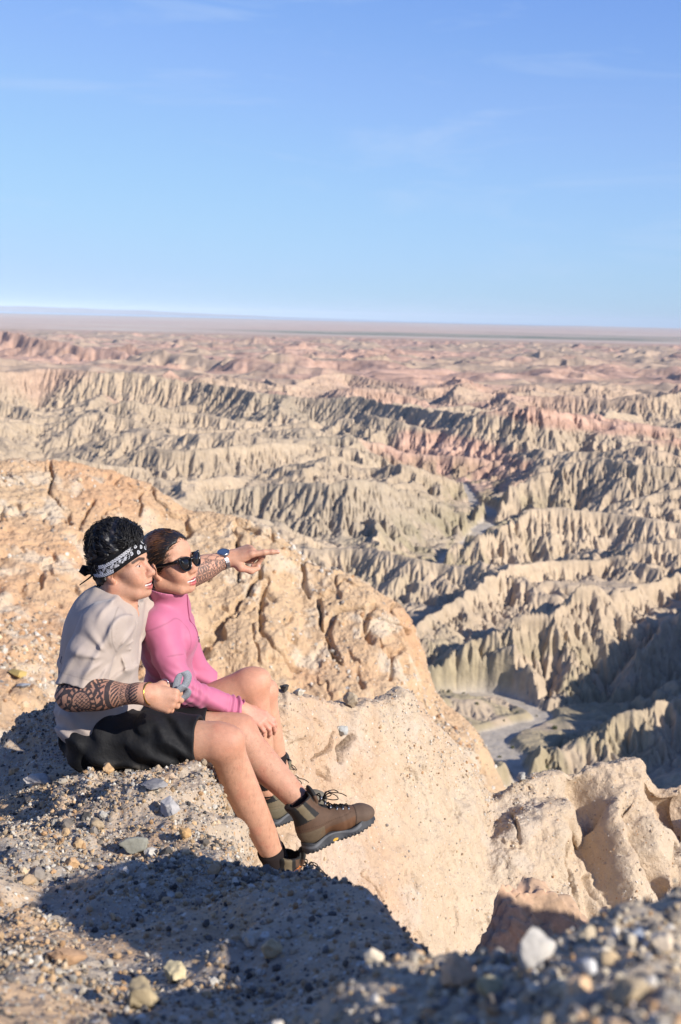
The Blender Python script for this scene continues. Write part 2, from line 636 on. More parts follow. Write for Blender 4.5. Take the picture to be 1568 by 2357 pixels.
def sample(G, x0, y0, cell, X, Y):
    """smooth (cubic) read-out of grid G at X,Y"""
    u, v = np.clip((X - x0) / cell, 1, G.shape[1] - 3.001), np.clip((Y - y0) / cell, 1, G.shape[0] - 3.001)
    iu, iv = u.astype(np.int32), v.astype(np.int32)
    fu, fv = (u - iu).astype(np.float32), (v - iv).astype(np.float32)

    def w(t):
        return (((2 - t) * t - 1) * t / 2, ((3 * t - 5) * t * t + 2) / 2, ((4 - 3 * t) * t + 1) * t / 2, (t - 1) * t * t / 2)
    wu, wv = w(fu), w(fv)
    G = G.astype(np.float32)
    r = 0
    for b in range(4):
        row = 0
        for a in range(4):
            row = row + wu[a] * G[iv + b - 1, iu + a - 1]
        r = r + wv[b] * row
    return r


def terrain(name, r0, r1, nr, na, az0, az1, octs, grid):
    cell, its, kdt, mexp, smax = grid
    gx0, gx1 = r1 * math.sin(R(az0)) - 8 * cell, r1 * math.sin(R(az1)) + 8 * cell
    gy0, gy1 = r0 * 0.85 - 4 * cell, min(r1, 9500) + 6 * cell
    gx0, gx1 = max(gx0, -3600), min(gx1, 4400)
    GX, GY = np.meshgrid(np.arange(gx0, gx1, cell), np.arange(gy0, gy1, cell))
    G, gdw = base_height(GX, GY)
    G = rivers(G.astype(np.float64), gdw < 4, cell, its, kdt, mexp, smax)
    az = np.radians(np.linspace(az0, az1, na))
    r = np.exp(np.linspace(math.log(r0), math.log(r1), nr))
    A, Rr = np.meshgrid(az, r)
    X, Y = Rr * np.sin(A), Rr * np.cos(A)
    dw = np.full(X.shape, 1e9, np.float32)
    for P in WP:
        m_ = Y < P[:, 1].max() + 90
        if m_.any():
            dw[m_] = np.minimum(dw[m_], seg_dist(X[m_], Y[m_], P)[0])
    inside = sst(9400, 8600, Y) * sst(-3500, -3200, X) * sst(4300, 4000, X)
    jx, jy = (vn2(X / cell / 1.7, Y / cell / 1.7, 301) - 0.5) * cell * 0.9, (vn2(X / cell / 1.7, Y / cell / 1.7, 302) - 0.5) * cell * 0.9
    H = sample(G, gx0, gy0, cell, X + jx, Y + jy).astype(np.float32)
    H = (H * inside + (floor_z(Y) + 2) * (1 - inside)).astype(np.float32)
    dlr = math.log(r1 / r0) / (nr - 1)
    daz = az[1] - az[0]
    g0 = None
    for (lam, amp, seed) in octs:
        # gradient of the present surface, in polar form, turned to x,y
        gr = np.gradient(H, axis=0) / (Rr * dlr)
        ga = np.gradient(H, axis=1) / (Rr * daz)
        for _ in range(3):
            gr[1:-1] = (gr[:-2] + 2 * gr[1:-1] + gr[2:]) / 4
            ga[:, 1:-1] = (ga[:, :-2] + 2 * ga[:, 1:-1] + ga[:, 2:]) / 4
        gx = gr * np.sin(A) + ga * np.cos(A)
        gy = gr * np.cos(A) - ga * np.sin(A)
        g = np.hypot(gx, gy) + 1e-6
        ux, uy = -gy / g, gx / g
        if g0 is None:
            g0 = np.clip(g * 1.5 - 0.08, 0, 1.0)
        e = erode(X / lam + 0.35 * vn2(X / lam / 2, Y / lam / 2, seed), Y / lam, ux, uy, seed)
        v = np.clip(0.5 - 0.5 * e * 1.3, 0, 1) ** 1.3      # narrow gullies, broad ribs
        loc = 0.35 + 1.1 * vn2(X / (lam * 5), Y / (lam * 5), seed + 70)
        H = H - v * amp * g0 * loc
    wsh = sst(np.interp(Rr, [100, 250, 600], [2.6, 3.6, 5.0]), np.interp(Rr, [100, 250, 600], [1.2, 1.8, 2.6]), dw + (fbm2(X / 9, Y / 9, 3, 5) - 0.5) * 4)
    H = H * (1 - wsh) + (floor_z(Y) - 0.3) * wsh
    # ---- earth colours: buff sandstone, pink mudstone bands and far beds, grey green flats, pale sand in the washes
    buff, buff2, grey = S(199, 177, 149), S(188, 168, 142), S(175, 160, 138)
    pink, pink2, olive, sand = S(206, 168, 146), S(188, 151, 131), S(156, 146, 112), S(200, 187, 167)
    n1 = fbm2(X / 60, Y / 60, 5, 31)
    n2 = fbm2(X / 14, Y / 14, 4, 32)
    C = lerp(buff, buff2, sst(0.35, 0.65, n1))
    C = lerp(C, grey, sst(0.55, 0.72, fbm2(X / 90, Y / 90, 4, 35)) * 0.8)
    # tilted beds
    bed = H + 0.10 * X + (n1 - 0.5) * 8
    st = 0.5 + 0.5 * np.sin(bed * 1.7 + 2 * n2)
    C = lerp(C, buff2 * 0.86, st * 0.35)
    px_ = 784 + FPX * X / np.maximum(Y, 1)
    # pink mudstone: the ridge right of the middle, then most of the land beyond it
    pm = sst(60, 0, np.abs(px_ - 1230) - 300 + (n1 - 0.5) * 300) * sst(430, 520, Y + (n2 - 0.5) * 60) * sst(760, 640, Y)
    pm = pm * sst(0.18, 0.5, 0.5 + 0.5 * np.sin(bed * 0.22 + 1.4))
    pf = sst(740, 860, Y + (n1 - 0.5) * 260) * (0.3 + 0.7 * sst(0.42, 0.6, fbm2(X / 230, Y / 230, 4, 52)))
    pk = np.clip(np.maximum(pm, pf), 0, 1)
    C = lerp(C, lerp(pink, pink2, sst(0.3, 0.7, 0.5 + 0.5 * np.sin(bed * 0.9 + n2 * 3))), pk * 0.9)
    # far plain: pale, with a green grey belt of scrub
    pl = sst(6500, 9000, Y)
    plain = lerp(S(212, 188, 164), S(204, 170, 150), fbm2(X / 900, Y / 500, 4, 61))
    plain = lerp(plain, S(212, 198, 178), sst(0.55, 0.7, fbm2(X / 1500, Y / 260, 4, 63)))
    C = lerp(C, plain, pl)
    belt = np.exp(-((Y - 9900 - 0.12 * X) / 800.0) ** 2) * sst(-1500, 300, X) + 0.5 * np.exp(-((Y - 12500 + 0.2 * X) / 700.0) ** 2) * sst(600, 2200, X)
    scrub = np.clip(belt * 1.5, 0, 1) * sst(0.30, 0.55, fbm2(X / 900, Y / 260, 5, 62))
    C = lerp(C, S(104, 118, 92), scrub * 0.85)
    flat_ = sst(12, 3, H - floor_z(Y)) * sst(40, 6, dw) * sst(0.35, 0.55, fbm2(X / 7, Y / 7, 4, 66)) * sst(800, 600, Y)
    C = lerp(C, olive, flat_ * 0.55)
    C = lerp(C, sand * (0.85 + 0.2 * fbm2(X / 3, Y / 3, 3, 77))[..., None], wsh ** 4)
    V = np.stack([X, Y, H], -1).reshape(-1, 3)
    me = raw_mesh(name, V, grid_faces(nr, na, True), True, C.reshape(-1, 3))
    return me, (X, Y, H, az, r)


M_land = mat_tint('badlands_earth', 0.95, 0.1, bump=[(0.9, 0.5, 0.35, 6), (0.22, 0.4, 1.2, 4)], var=[(0.5, 0.16, 6), (0.05, 0.10, 5)])
q = globals().get('QUAL', 1.0)
me, MIDGRID = terrain('badlands_hills', 72, 1150, int(1700 * q), int(1150 * q), -20, 24,
                      [(9, 2.0, 101), (4.2, 1.4, 102), (2.1, 1.3, 103), (1.15, 0.9, 104)], (2.6, 20, 0.042, 0.47, 0.92))
tag(link('badlands_hills', me, M_land), kind='structure')
M_farland = mat_tint('far_earth', 0.95, 0.1, bump=[(0.08, 0.5, 3, 5)], var=[(0.03, 0.15, 6), (0.006, 0.12, 5)])
me, _g = terrain('far_terrain', 1140, 46000, int(820 * q), int(850 * q), -21, 25, [(70, 16, 111), (30, 9, 112), (13, 4, 113)], (20, 10, 0.12, 0.45, 0.7))
tag(link('far_terrain', me, M_farland), kind='structure')

# inland sea: a pale strip of water far out on the left, and the mountains across it
def sheet(name, mat, pts, z, th):
    V = [(x, y, z) for x, y in pts] + [(x, y, z - th) for x, y in pts]
    n = len(pts)
    me = bpy.data.meshes.new(name)
    me.from_pydata(V, [], [list(range(n)), list(range(2 * n - 1, n - 1, -1))] + [[i, n + i, n + (i + 1) % n, (i + 1) % n] for i in range(n)])
    me.update()
    o = link(name, me, mat)
    return o


M_water = mat_flat('sea_water', S(176, 198, 214), 0.5, 0.4)
shore = []
for k in range(40):
    t = k / 39
    x = -26000 + t * 31000
    shore.append((x, 27500 + 600 * math.sin(t * 9) + 10500 * max(0, t - 0.35) ** 1.3))
tag(sheet('sea', M_water, shore + [(9000, 46500), (-30000, 46500)], -88, 3), kind='structure')

M_mount = mat_tint('mountain_rock', 0.95, 0.1, var=[(0.0012, 0.15, 5)])
nx, ny = 420, 60
tx, ty = np.meshgrid(np.linspace(0, 1, nx), np.linspace(0, 1, ny))
MX = -25000 + tx * 31000
MY = 46000 + ty * 8000
prof = np.interp(tx, [0, 0.25, 0.45, 0.62, 0.72, 0.82, 0.92, 1], [1, 0.95, 0.8, 0.42, 0.22, 0.10, 0.03, 0])
MZ = -110 + 360 * prof * (0.35 + 0.75 * rid2(MX / 7000, MY / 6000, 6, 81)) * np.sin(np.pi * np.clip(ty * 0.98 + 0.01, 0, 1)) ** 0.8
me = raw_mesh('mountains', np.stack([MX, MY, MZ], -1).reshape(-1, 3), grid_faces(ny, nx), True,
              np.tile(S(170, 162, 160), (nx * ny, 1)))
tag(link('mountains', me, M_mount), kind='structure')

# broad ground sheet under everything, to the horizon and all round
gs = 130000
g_me = bpy.data.meshes.new('ground')
g_me.from_pydata([(-gs, -gs, -262), (gs, -gs, -262), (gs, gs, -262), (-gs, gs, -262)], [], [(0, 1, 2, 3)])
tag(link('ground', g_me, mat_flat('far_ground', S(186, 160, 146), 0.95, 0.1, var=0.12, vscale=0.0004)), kind='structure')

# desert air
hz = bpy.data.meshes.new('haze')
x0, x1, y0, y1, z0, z1 = -90000, 90000, -3000, 90000, -300, 330
hz.from_pydata([(x0, y0, z0), (x1, y0, z0), (x1, y1, z0), (x0, y1, z0), (x0, y0, z1), (x1, y0, z1), (x1, y1, z1), (x0, y1, z1)], [],
               [(0, 3, 2, 1), (4, 5, 6, 7), (0, 1, 5, 4), (1, 2, 6, 5), (2, 3, 7, 6), (3, 0, 4, 7)])
mh = bpy.data.materials.new('desert_air')
mh.use_nodes = True
hn = mh.node_tree.nodes
hn.remove(hn['Principled BSDF'])
hv = hn.new('ShaderNodeVolumePrincipled')
hv.inputs['Color'].default_value = (0.74, 0.87, 1.0, 1)
hv.inputs['Density'].default_value = 1.9e-5
hv.inputs['Anisotropy'].default_value = -0.35
mh.node_tree.links.new(hv.outputs['Volume'], hn['Material Output'].inputs['Volume'])
tag(link('haze', hz, mh), kind='stuff')
# ================================================================== near ground: rim, seat ledge, gully wall, hill behind
def cubic_net(T, nu, nv):
    """T (rows, cols, 3) control points -> (nv, nu, 3) smooth sheet through them (Catmull-Rom, damped)"""
    T = np.asarray(T, float)

    def axis(T, n):
        k = T.shape[0]
        t = np.linspace(0, k - 1, n)
        i = np.clip(np.floor(t).astype(int), 0, k - 2)
        f = (t - i).reshape((-1,) + (1,) * (T.ndim - 1))
        p0, p1, p2, p3 = T[np.clip(i - 1, 0, k - 1)], T[i], T[i + 1], T[np.clip(i + 2, 0, k - 1)]
        ln = lambda q: np.linalg.norm(q, axis=-1, keepdims=True) + 1e-9
        m1, m2 = (p2 - p0) * 0.45, (p3 - p1) * 0.45
        m1 = m1 * np.minimum(1, np.minimum(ln(p1 - p0), ln(p2 - p1)) / ln(m1))
        m2 = m2 * np.minimum(1, np.minimum(ln(p2 - p1), ln(p3 - p2)) / ln(m2))
        return (2 * f ** 3 - 3 * f ** 2 + 1) * p1 + (f ** 3 - 2 * f ** 2 + f) * m1 + (-2 * f ** 3 + 3 * f ** 2) * p2 + (f ** 3 - f ** 2) * m2
    A = axis(T, nv)
    return np.swapaxes(axis(np.swapaxes(A, 0, 1), nu), 0, 1)


def normals(P):
    du, dv = np.gradient(P, axis=1), np.gradient(P, axis=0)
    N = np.cross(du, dv)
    N /= np.linalg.norm(N, axis=-1, keepdims=True) + 1e-12
    return N


def net(rows):
    return np.array([[U(*c) for c in r] for r in rows])


TAN, TAN2, ORANGE, PALE, GREY = S(202, 172, 137), S(194, 165, 132), S(200, 157, 120), S(210, 194, 170), S(150, 146, 140)
STONES = [(212, 202, 184), (200, 188, 168), (152, 147, 138), (112, 107, 101), (92, 89, 86), (210, 178, 136), (190, 162, 128), (220, 212, 196), (194, 156, 116), (130, 121, 110)]

STONES2 = [(216, 206, 190), (200, 176, 146), (176, 160, 140), (222, 196, 160), (190, 150, 112), (208, 190, 168), (150, 140, 130)]

# ---------------------------------------------------------------- hill D: the orange bluff behind the couple
dpx = [-420, -200, 0, 100, 160, 250, 340, 420, 500, 560, 640, 700, 790, 860, 920, 955, 978, 1012, 1084, 1136, 1168, 1230]
dcy = [1100, 1085, 1066, 1060, 1062, 1082, 1112, 1165, 1182, 1196, 1230, 1298, 1322, 1352, 1395, 1452, 1530, 1600, 1668, 1762, 1822, 1930]
dcd = [25, 26.5, 28, 28.3, 28.5, 28.7, 28.8, 28.8, 28.8, 28.7, 28.6, 28.4, 28.2, 28, 27.9, 27.8, 27.4, 27.0, 26.5, 26.1, 25.8, 25.4]
rows = [[], [], [], [], [], [], []]
for x, y, d in zip(dpx, dcy, dcd):
    lf = np.clip((500 - x) / 500.0, 0, 1)           # 1 on the left, where a gentler slope runs down towards the ledge
    fall = np.clip((x - 900) / 250.0, 0, 1)
    rows[0].append((x - 60, y + 900, d + 34))
    rows[1].append((x, y + 60, d + 3.0))
    rows[2].append((x, y, d))
    rows[3].append((x - 8, y + 22, d - 0.45))
    rows[4].append((x - 25 * fall, y + 150 - 60 * fall, d - 2.0 - 1.2 * lf))
    rows[5].append((x - 60 * fall, y + 330 + 40 * lf, d - 3.9 - 2.6 * lf))
    rows[6].append((x - 90 * fall, y + 760 + 40 * lf, d - 6.8 - 6.5 * lf))
P = cubic_net(net(rows), 1100, 700)
P = P.reshape(700, 1100, 3)
N = normals(P)
if N[..., 2].mean() < 0:
    N = -N
# badland rills run down the sheet; coarse lumps and cracks on top
uu, vv = np.meshgrid(np.linspace(0, 1, 1100), np.linspace(0, 1, 700))
rightness = sst(-7, -1, P[..., 0])
warp = fbm3(P * 0.5, 4, 501)
cr = 1 - np.abs(2 * fbm3(P * np.array([0.62, 0.62, 0.25]) + warp[..., None] * 1.1, 3, 502, 0.45) - 1)
cr2 = 1 - np.abs(2 * fbm3(P * np.array([1.5, 1.5, 0.8]) + 7, 3, 503, 0.5) - 1)
lump = fbm3(P * 1.1, 5, 504)
blk = fbm3(P * np.array([2.6, 2.6, 4.5]), 4, 505)
face = sst(0.05, 0.45, 1 - np.abs(N[..., 2]))
dsp = (lump - 0.5) * 0.66 - 0.75 * sst(0.93, 0.995, cr) * sst(0.44, 0.58, warp) * (0.35 + 0.65 * face) - 0.16 * sst(0.92, 0.99, cr2) * sst(0.45, 0.6, lump) + (np.abs(blk - 0.5) * -2 + 0.25) * 0.13 * (0.35 + 0.65 * face) + (fbm3(P * np.array([9, 9, 6]), 4, 506) - 0.5) * 0.16
ledge = np.sin(P[..., 2] * 5.2 + lump * 7)
dsp = dsp + 0.05 * ledge * face * sst(0.4, 0.6, warp)
fade = sst(0.0, 0.25, vv)
uC = 784 + FPX * (P @ RT) / np.maximum(P @ FWD, 0.1)
vC = 1178.5 - FPX * (P @ UPV) / np.maximum(P @ FWD, 0.1)
jag = (fbm3(P * 2.2, 4, 507) - 0.5) * 22
for pts, wd, dep in (([(119, 1066), (116, 1110), (113, 1128), (134, 1146), (139, 1159), (159, 1170), (164, 1215)], 4.5, 0.55), ([(218, 1149), (200, 1174), (185, 1198), (186, 1228)], 5, 0.55), ([(328, 1136), (325, 1182)], 3.5, 0.4), ([(10, 1178), (12, 1196)], 6, 0.4), ([(60, 1250), (92, 1252)], 4, 0.3),
                     ([(734, 1380), (738, 1429), (754, 1466), (766, 1498), (780, 1522)], 6, 0.75), ([(856, 1398), (843, 1430), (845, 1455), (859, 1476)], 9, 0.6), ([(607, 1362), (598, 1410), (597, 1450), (629, 1490), (690, 1540)], 5, 0.6), ([(545, 1240), (550, 1290), (552, 1336)], 5, 0.5), ([(628, 1222), (634, 1246)], 4, 0.4),
                     ([(612, 1358), (630, 1380)], 10, 0.5), ([(510, 1400), (540, 1412)], 5, 0.35), ([(690, 1300), (700, 1340), (712, 1372)], 5, 0.4), ([(820, 1540), (835, 1580)], 8, 0.4), ([(900, 1500), (906, 1560)], 6, 0.35), ([(470, 1290), (478, 1330)], 5, 0.35)):
    dq, _ = seg_dist(uC + jag, vC + jag * 0.4, [np.array(p, float) for p in pts])
    dsp = dsp - 0.55 * dep * np.exp(-(dq / (0.75 * wd)) ** 2) * sst(0.30, 0.34, vv) * (0.6 + 0.8 * lump)
P = P + N * (dsp * (0.55 + 0.25 * vv) * (0.3 + 0.7 * fade) * sst(1180, 990, uC) ** 0.5)[..., None]
n1, n2 = fbm3(P * 0.35, 4, 511), fbm3(P * 1.7, 4, 512)
C = lerp(TAN, ORANGE, sst(0.42, 0.68, n1) * 0.75)
C = lerp(C, PALE, sst(0.56, 0.70, n2) * 0.7)
C = lerp(C, S(198, 172, 140), sst(0.5, 0.7, fbm3(P * 0.8 + 9, 3, 513)) * 0.5)
M_hill = mat_tint('bluff_earth', 0.95, 0.1, bump=[(14, 0.7, 0.05, 8), (3.5, 0.4, 0.10, 4)], var=[(3.0, 0.10, 6)],
                  speck=[(9.0, 0.055, STONES), (22.0, 0.10, STONES)])
me = raw_mesh('hill', P.reshape(-1, 3), grid_faces(700, 1100, False), True, C.reshape(-1, 3))
tag(link('hill', me, M_hill), kind='structure')
HILL = P

# ---------------------------------------------------------------- wall C: the pale face of the gully under the boots
cpx = [380, 470, 560, 610, 650, 700, 740, 800, 840, 870, 950, 1005, 1050, 1090, 1130, 1165, 1200, 1290, 1380, 1470, 1492, 1530, 1568, 1750, 2200]
ccy = [1700, 1660, 1625, 1600, 1586, 1602, 1612, 1625, 1612, 1606, 1600, 1664, 1712, 1762, 1834, 1818, 1792, 1774, 1756, 1743, 1776, 1796, 1794, 1770, 1700]
ccd = [4.9, 4.85, 4.8, 4.85, 4.9, 5.0, 5.15, 5.3, 5.4, 5.5, 5.7, 5.85, 6.0, 6.1, 6.2, 6.25, 6.3, 6.4, 6.5, 6.6, 6.65, 6.7, 6.7, 6.9, 7.4]
rows = [[] for _ in range(8)]
for x, y, d in zip(cpx, ccy, ccd):
    k = np.clip((x - 500) / 400, 0.0, 1)
    sh = 0.55 + 0.45 * k                          # nearer and steeper on the left
    rows[0].append((x, y + 700, d + 4.0))
    rows[1].append((x, y + 120, d + 0.55))
    rows[2].append((x, y + 8, d + 0.10))
    rows[3].append((x, y + 6, d - 0.04))
    rows[4].append((x, y + 60, d - 0.16 * sh))
    rows[5].append((x - 6, max(1880, y + 110), d - 0.42 * sh))
    rows[6].append((x - 14, 2100, d - 0.78 * sh))
    rows[7].append((x - 30, 2460, d - 1.15 * sh))
P = cubic_net(net(rows), 1300, 900)
N = normals(P)
if N[..., 1].mean() > 0:
    N = -N
uu, vv = np.meshgrid(np.linspace(0, 1, 1300), np.linspace(0, 1, 900))
px_ = 784 + FPX * P[..., 0] / P[..., 1]
lump = fbm3(P * 2.2, 4, 521)
fin = fbm3(P * np.array([9, 9, 4.0]), 4, 522)
# runnels down the right hand part
run = 0.5 + 0.5 * np.sin(P[..., 0] * 11 + 0.9 * P[..., 2] + 2.2 * fbm3(P * np.array([3, 3, 0.9]), 3, 523) * 2)
run = np.abs(run) ** 3 * sst(1180, 1420, px_ + (lump - 0.5) * 200) * sst(1770, 1860, 1178 - FPX * (P[..., 2] / P[..., 1]) - 448 + 0 * px_ + (lump - 0.5) * 200)
py_ = 730 + FPX * (-P[..., 2] / P[..., 1])
crk = 1 - np.abs(2 * fbm3(P * np.array([1.6, 1.6, 1.1]) + 3 + 0.7 * fbm3(P * 3, 3, 530)[..., None], 3, 524, 0.5) - 1)
pit = sst(0.64, 0.78, fbm3(P * np.array([3.6, 3.6, 3.0]) + 20, 4, 525)) * sst(1150, 900, px_)
dsp = (lump - 0.5) * 0.10 - 0.17 * run * (0.5 + lump) - 0.012 * pit + (fbm3(P * np.array([7, 7, 2.0]) + 3, 3, 540) - 0.5) * 0.05 + (fin - 0.5) * 0.045 - 0.014 * sst(0.60, 0.72, fbm3(P * np.array([13, 13, 9]), 3, 541))
dsp = dsp + (fbm3(P * 22, 3, 526) - 0.5) * 0.026
# named cracks in the upper face and furrows washed out of the right part
uC = 784 + FPX * (P @ RT) / np.maximum(P @ FWD, 0.1)
vC = 1178.5 - FPX * (P @ UPV) / np.maximum(P @ FWD, 0.1)
jag = (fbm3(P * 16, 3, 545) - 0.5) * 16
frontside = sst(0.36, 0.42, vv)
for pts, wd, dep in (([(764, 1690), (758, 1712), (750, 1730), (712, 1748)], 3.0, 0.05), ([(808, 1700), (791, 1713), (778, 1726), (786, 1749)], 6.0, 0.07), ([(741, 1778), (756, 1790)], 5.0, 0.04), ([(830, 2010), (860, 2050), (878, 2080)], 3.0, 0.03),
                     ([(1372, 1840), (1395, 1910), (1428, 2019), (1455, 2110), (1470, 2180)], 15, 0.11), ([(1455, 1850), (1467, 1883), (1496, 1977), (1532, 2050), (1560, 2110)], 18, 0.13), ([(1315, 1950), (1321, 1977), (1334, 2050), (1365, 2128)], 9, 0.07), ([(1400, 2000), (1418, 2060), (1432, 2120)], 8, 0.05), ([(1180, 1880), (1192, 1910), (1200, 1940)], 4, 0.03)):
    dq, _ = seg_dist(uC + jag, vC + jag * 0.5, [np.array(p, float) for p in pts])
    dsp = dsp - dep * np.exp(-(dq / wd) ** 2) * frontside * (0.5 + lump)
crest = np.exp(-((vv - 0.39) / 0.12) ** 2)
dsp = dsp + crest * (fbm3(P * 6.5, 4, 527) - 0.5) * 0.07
P = P + N * (dsp * (0.35 + 0.65 * sst(0.05, 0.3, vv)))[..., None]
n1, n2 = fbm3(P * np.array([1.3, 1.3, 0.5]), 4, 531), fbm3(P * 5, 4, 532)
C = lerp(S(204, 181, 153), S(203, 170, 140), sst(0.45, 0.68, n1) * 0.75)
C = lerp(C, S(206, 187, 160), sst(0.50, 0.68, fbm3(P * np.array([2.4, 2.4, 0.7]) + 4, 4, 533)) * 0.45)
C = lerp(C, PALE, sst(0.55, 0.7, n2) * 0.35)
C = lerp(C, S(206, 200, 190), pit * 0.0 + sst(0.62, 0.7, fbm3(P * 3.3 + 50, 3, 534)) * 0.22)
M_wall = mat_tint('gully_earth', 0.95, 0.1, bump=[(190, 0.6, 0.006, 4), (60, 0.7, 0.014, 6), (16, 0.5, 0.03, 5)], var=[(14, 0.10, 6)],
                  speck=[(75, 0.06, STONES2), (150, 0.16, STONES2)])
me = raw_mesh('cliff', P.reshape(-1, 3), grid_faces(900, 1300, False), True, C.reshape(-1, 3))
tag(link('cliff', me, M_wall), kind='structure')
WALL, WALLN = P, N

# ---------------------------------------------------------------- G: the ledge the couple sits on, sloping up towards the camera
G_rows = [
    [(-700, 2250, 6.4), (-100, 2050, 6.4), (150, 2000, 6.4), (300, 1990, 6.4), (420, 1990, 6.4), (520, 2050, 6.4), (600, 2200, 6.2), (660, 2500, 6.0)],
    [(-700, 1985, 4.9), (-20, 1738, 4.75), (130, 1612, 4.75), (300, 1630, 4.75), (420, 1648, 4.75), (500, 1660, 4.72), (560, 1720, 4.68), (600, 2000, 4.6)],
    [(-700, 2000, 4.5), (-20, 1775, 4.5), (130, 1700, 4.5), (300, 1700, 4.5), (400, 1708, 4.5), (470, 1716, 4.46), (515, 1760, 4.40), (545, 2050, 4.35)],
    [(-700, 2015, 4.2), (-20, 1812, 4.2), (130, 1755, 4.2), (290, 1742, 4.2), (390, 1738, 4.2), (455, 1745, 4.16), (498, 1800, 4.12), (520, 2100, 4.1)],
    [(-700, 2030, 3.95), (-20, 1838, 3.95), (130, 1792, 3.95), (280, 1775, 3.92), (380, 1765, 3.92), (450, 1762, 3.90), (492, 1800, 3.88), (512, 2120, 3.9)],
    [(-700, 2045, 3.7), (-20, 1858, 3.7), (130, 1812, 3.7), (270, 1786, 3.68), (380, 1766, 3.68), (452, 1762, 3.67), (486, 1790, 3.65), (520, 2080, 3.66)],
    [(-700, 2090, 3.35), (-20, 1905, 3.35), (130, 1872, 3.35), (270, 1850, 3.36), (390, 1832, 3.38), (470, 1850, 3.40), (515, 1900, 3.42), (560, 2200, 3.45)],
    [(-700, 2160, 2.9), (-20, 1985, 2.9), (130, 1965, 2.9), (270, 1950, 2.9), (400, 1942, 2.9), (500, 1955, 2.9), (565, 1995, 2.9), (640, 2290, 3.0)],
    [(-700, 2240, 2.4), (-20, 2075, 2.4), (130, 2066, 2.4), (270, 2052, 2.4), (420, 2036, 2.4), (590, 2020, 2.4), (700, 2036, 2.42), (800, 2340, 2.6)],
    [(-700, 2340, 2.0), (-20, 2185, 2.0), (150, 2195, 2.0), (320, 2190, 2.0), (500, 2155, 2.0), (680, 2085, 2.02), (850, 2078, 2.05), (985, 2400, 2.2)],
    [(-700, 2420, 1.7), (-20, 2270, 1.7), (160, 2285, 1.7), (360, 2285, 1.7), (570, 2262, 1.7), (790, 2200, 1.7), (985, 2188, 1.74), (1080, 2440, 1.85)],
    [(-700, 2480, 1.4), (-20, 2345, 1.4), (160, 2365, 1.4), (360, 2370, 1.4), (580, 2370, 1.4), (830, 2360, 1.4), (1030, 2340, 1.42), (1180, 2500, 1.5)],
    [(-700, 2540, 1.1), (-20, 2420, 1.1), (160, 2440, 1.1), (360, 2450, 1.1), (580, 2460, 1.1), (850, 2470, 1.1), (1100, 2480, 1.1), (1300, 2600, 1.1)],
    [(-700, 2700, 0.7), (-20, 2600, 0.7), (160, 2600, 0.7), (360, 2600, 0.7), (580, 2600, 0.7), (850, 2600, 0.7), (1100, 2600, 0.7), (1300, 2700, 0.7)],
]
P = cubic_net(net(G_rows), 800, 1100)
N = normals(P)
if N[..., 2].mean() < 0:
    N = -N
seatm = np.exp(-(((P[..., 0] + 0.62) / 0.45) ** 2 + ((P[..., 1] - 4.15) / 0.36) ** 2))   # keep the seat itself smooth
lump = fbm3(P * 2.4, 4, 541)
clod = fbm3(P * 7.0, 4, 542)
grit = fbm3(P * 24, 3, 543)
dsp = (lump - 0.5) * 0.20 + (clod - 0.5) * 0.10 * (0.4 + 1.2 * sst(0.4, 0.6, lump)) + (grit - 0.5) * 0.028
vv = np.linspace(0, 1, 1100)[:, None] * np.ones((1, 800))
smooth_near = sst(2.5, 1.9, P[..., 1])
dsp = dsp * (1 - 0.8 * seatm) * (1 - 0.45 * smooth_near)
P = P + N * dsp[..., None]
n1, n2 = fbm3(P * 1.1, 4, 551), fbm3(P * 4, 4, 552)
C = lerp(S(196, 174, 148), S(180, 168, 150), sst(0.4, 0.62, n1) * 0.8)
C = lerp(C, S(212, 172, 128), sst(0.54, 0.66, n2) * 0.6)
C = lerp(C, S(150, 142, 132), sst(0.52, 0.7, fbm3(P * 2 + 30, 4, 553)) * 0.5)
edge = sst(-0.30, 0.35, P[..., 0] + 0.25 * (2.6 - P[..., 1]) * 0 + (n1 - 0.5) * 0.5) * sst(3.2, 2.6, P[..., 1])
C = lerp(C, S(214, 182, 146), edge * 0.8)
M_ledge = mat_tint('ledge_gravel', 0.95, 0.12, bump=[(110, 0.5, 0.01, 5), (28, 0.45, 0.02, 5)], var=[(20, 0.14, 6)],
                   speck=[(48, 0.28, STONES), (95, 0.4, STONES), (190, 0.4, STONES)])
me = raw_mesh('ledge', P.reshape(-1, 3), grid_faces(1100, 800, False), True, C.reshape(-1, 3))
tag(link('ledge_ground', me, M_ledge), kind='structure')
LEDGE, LEDGEN = P, N

# ---------------------------------------------------------------- F: the rim right under the camera, out of focus, rising to the right
F_rows = [[], [], [], [], [], []]
for x, y, d in [(200, 2520, 1.15), (500, 2440, 1.15), (700, 2360, 1.18), (880, 2262, 1.2), (1040, 2225, 1.24), (1150, 2196, 1.25), (1300, 2136, 1.26), (1440, 2112, 1.24), (1568, 2108, 1.24), (1720, 2010, 1.32), (1940, 1690, 1.42), (2300, 1400, 1.48), (2900, 1300, 1.55), (3600, 1500, 1.6), (4600, 1900, 1.6)]:
    F_rows[0].append((x, y + 700, d + 0.55))
    F_rows[1].append((x, y + 70, d + 0.12))
    F_rows[2].append((x, y, d))
    k = float(np.clip((x - 1600) / 250.0, 0, 1))        # out of view on the right: a narrow fin, shaped to shade the hollow
    F_rows[3].append((x, y + 40 + 260 * k, d - 0.10))
    F_rows[4].append((x, y + 190 + 650 * k, d - 0.32))
    F_rows[5].append((x, y + 420 + 900 * k, d - 0.62))
P = cubic_net(net(F_rows), 900, 420)
N = normals(P)
if N[..., 2].mean() < 0:
    N = -N
P = P + N * ((fbm3(P * 5, 4, 561) - 0.5) * 0.10 + (fbm3(P * 22, 4, 562) - 0.5) * 0.03)[..., None]
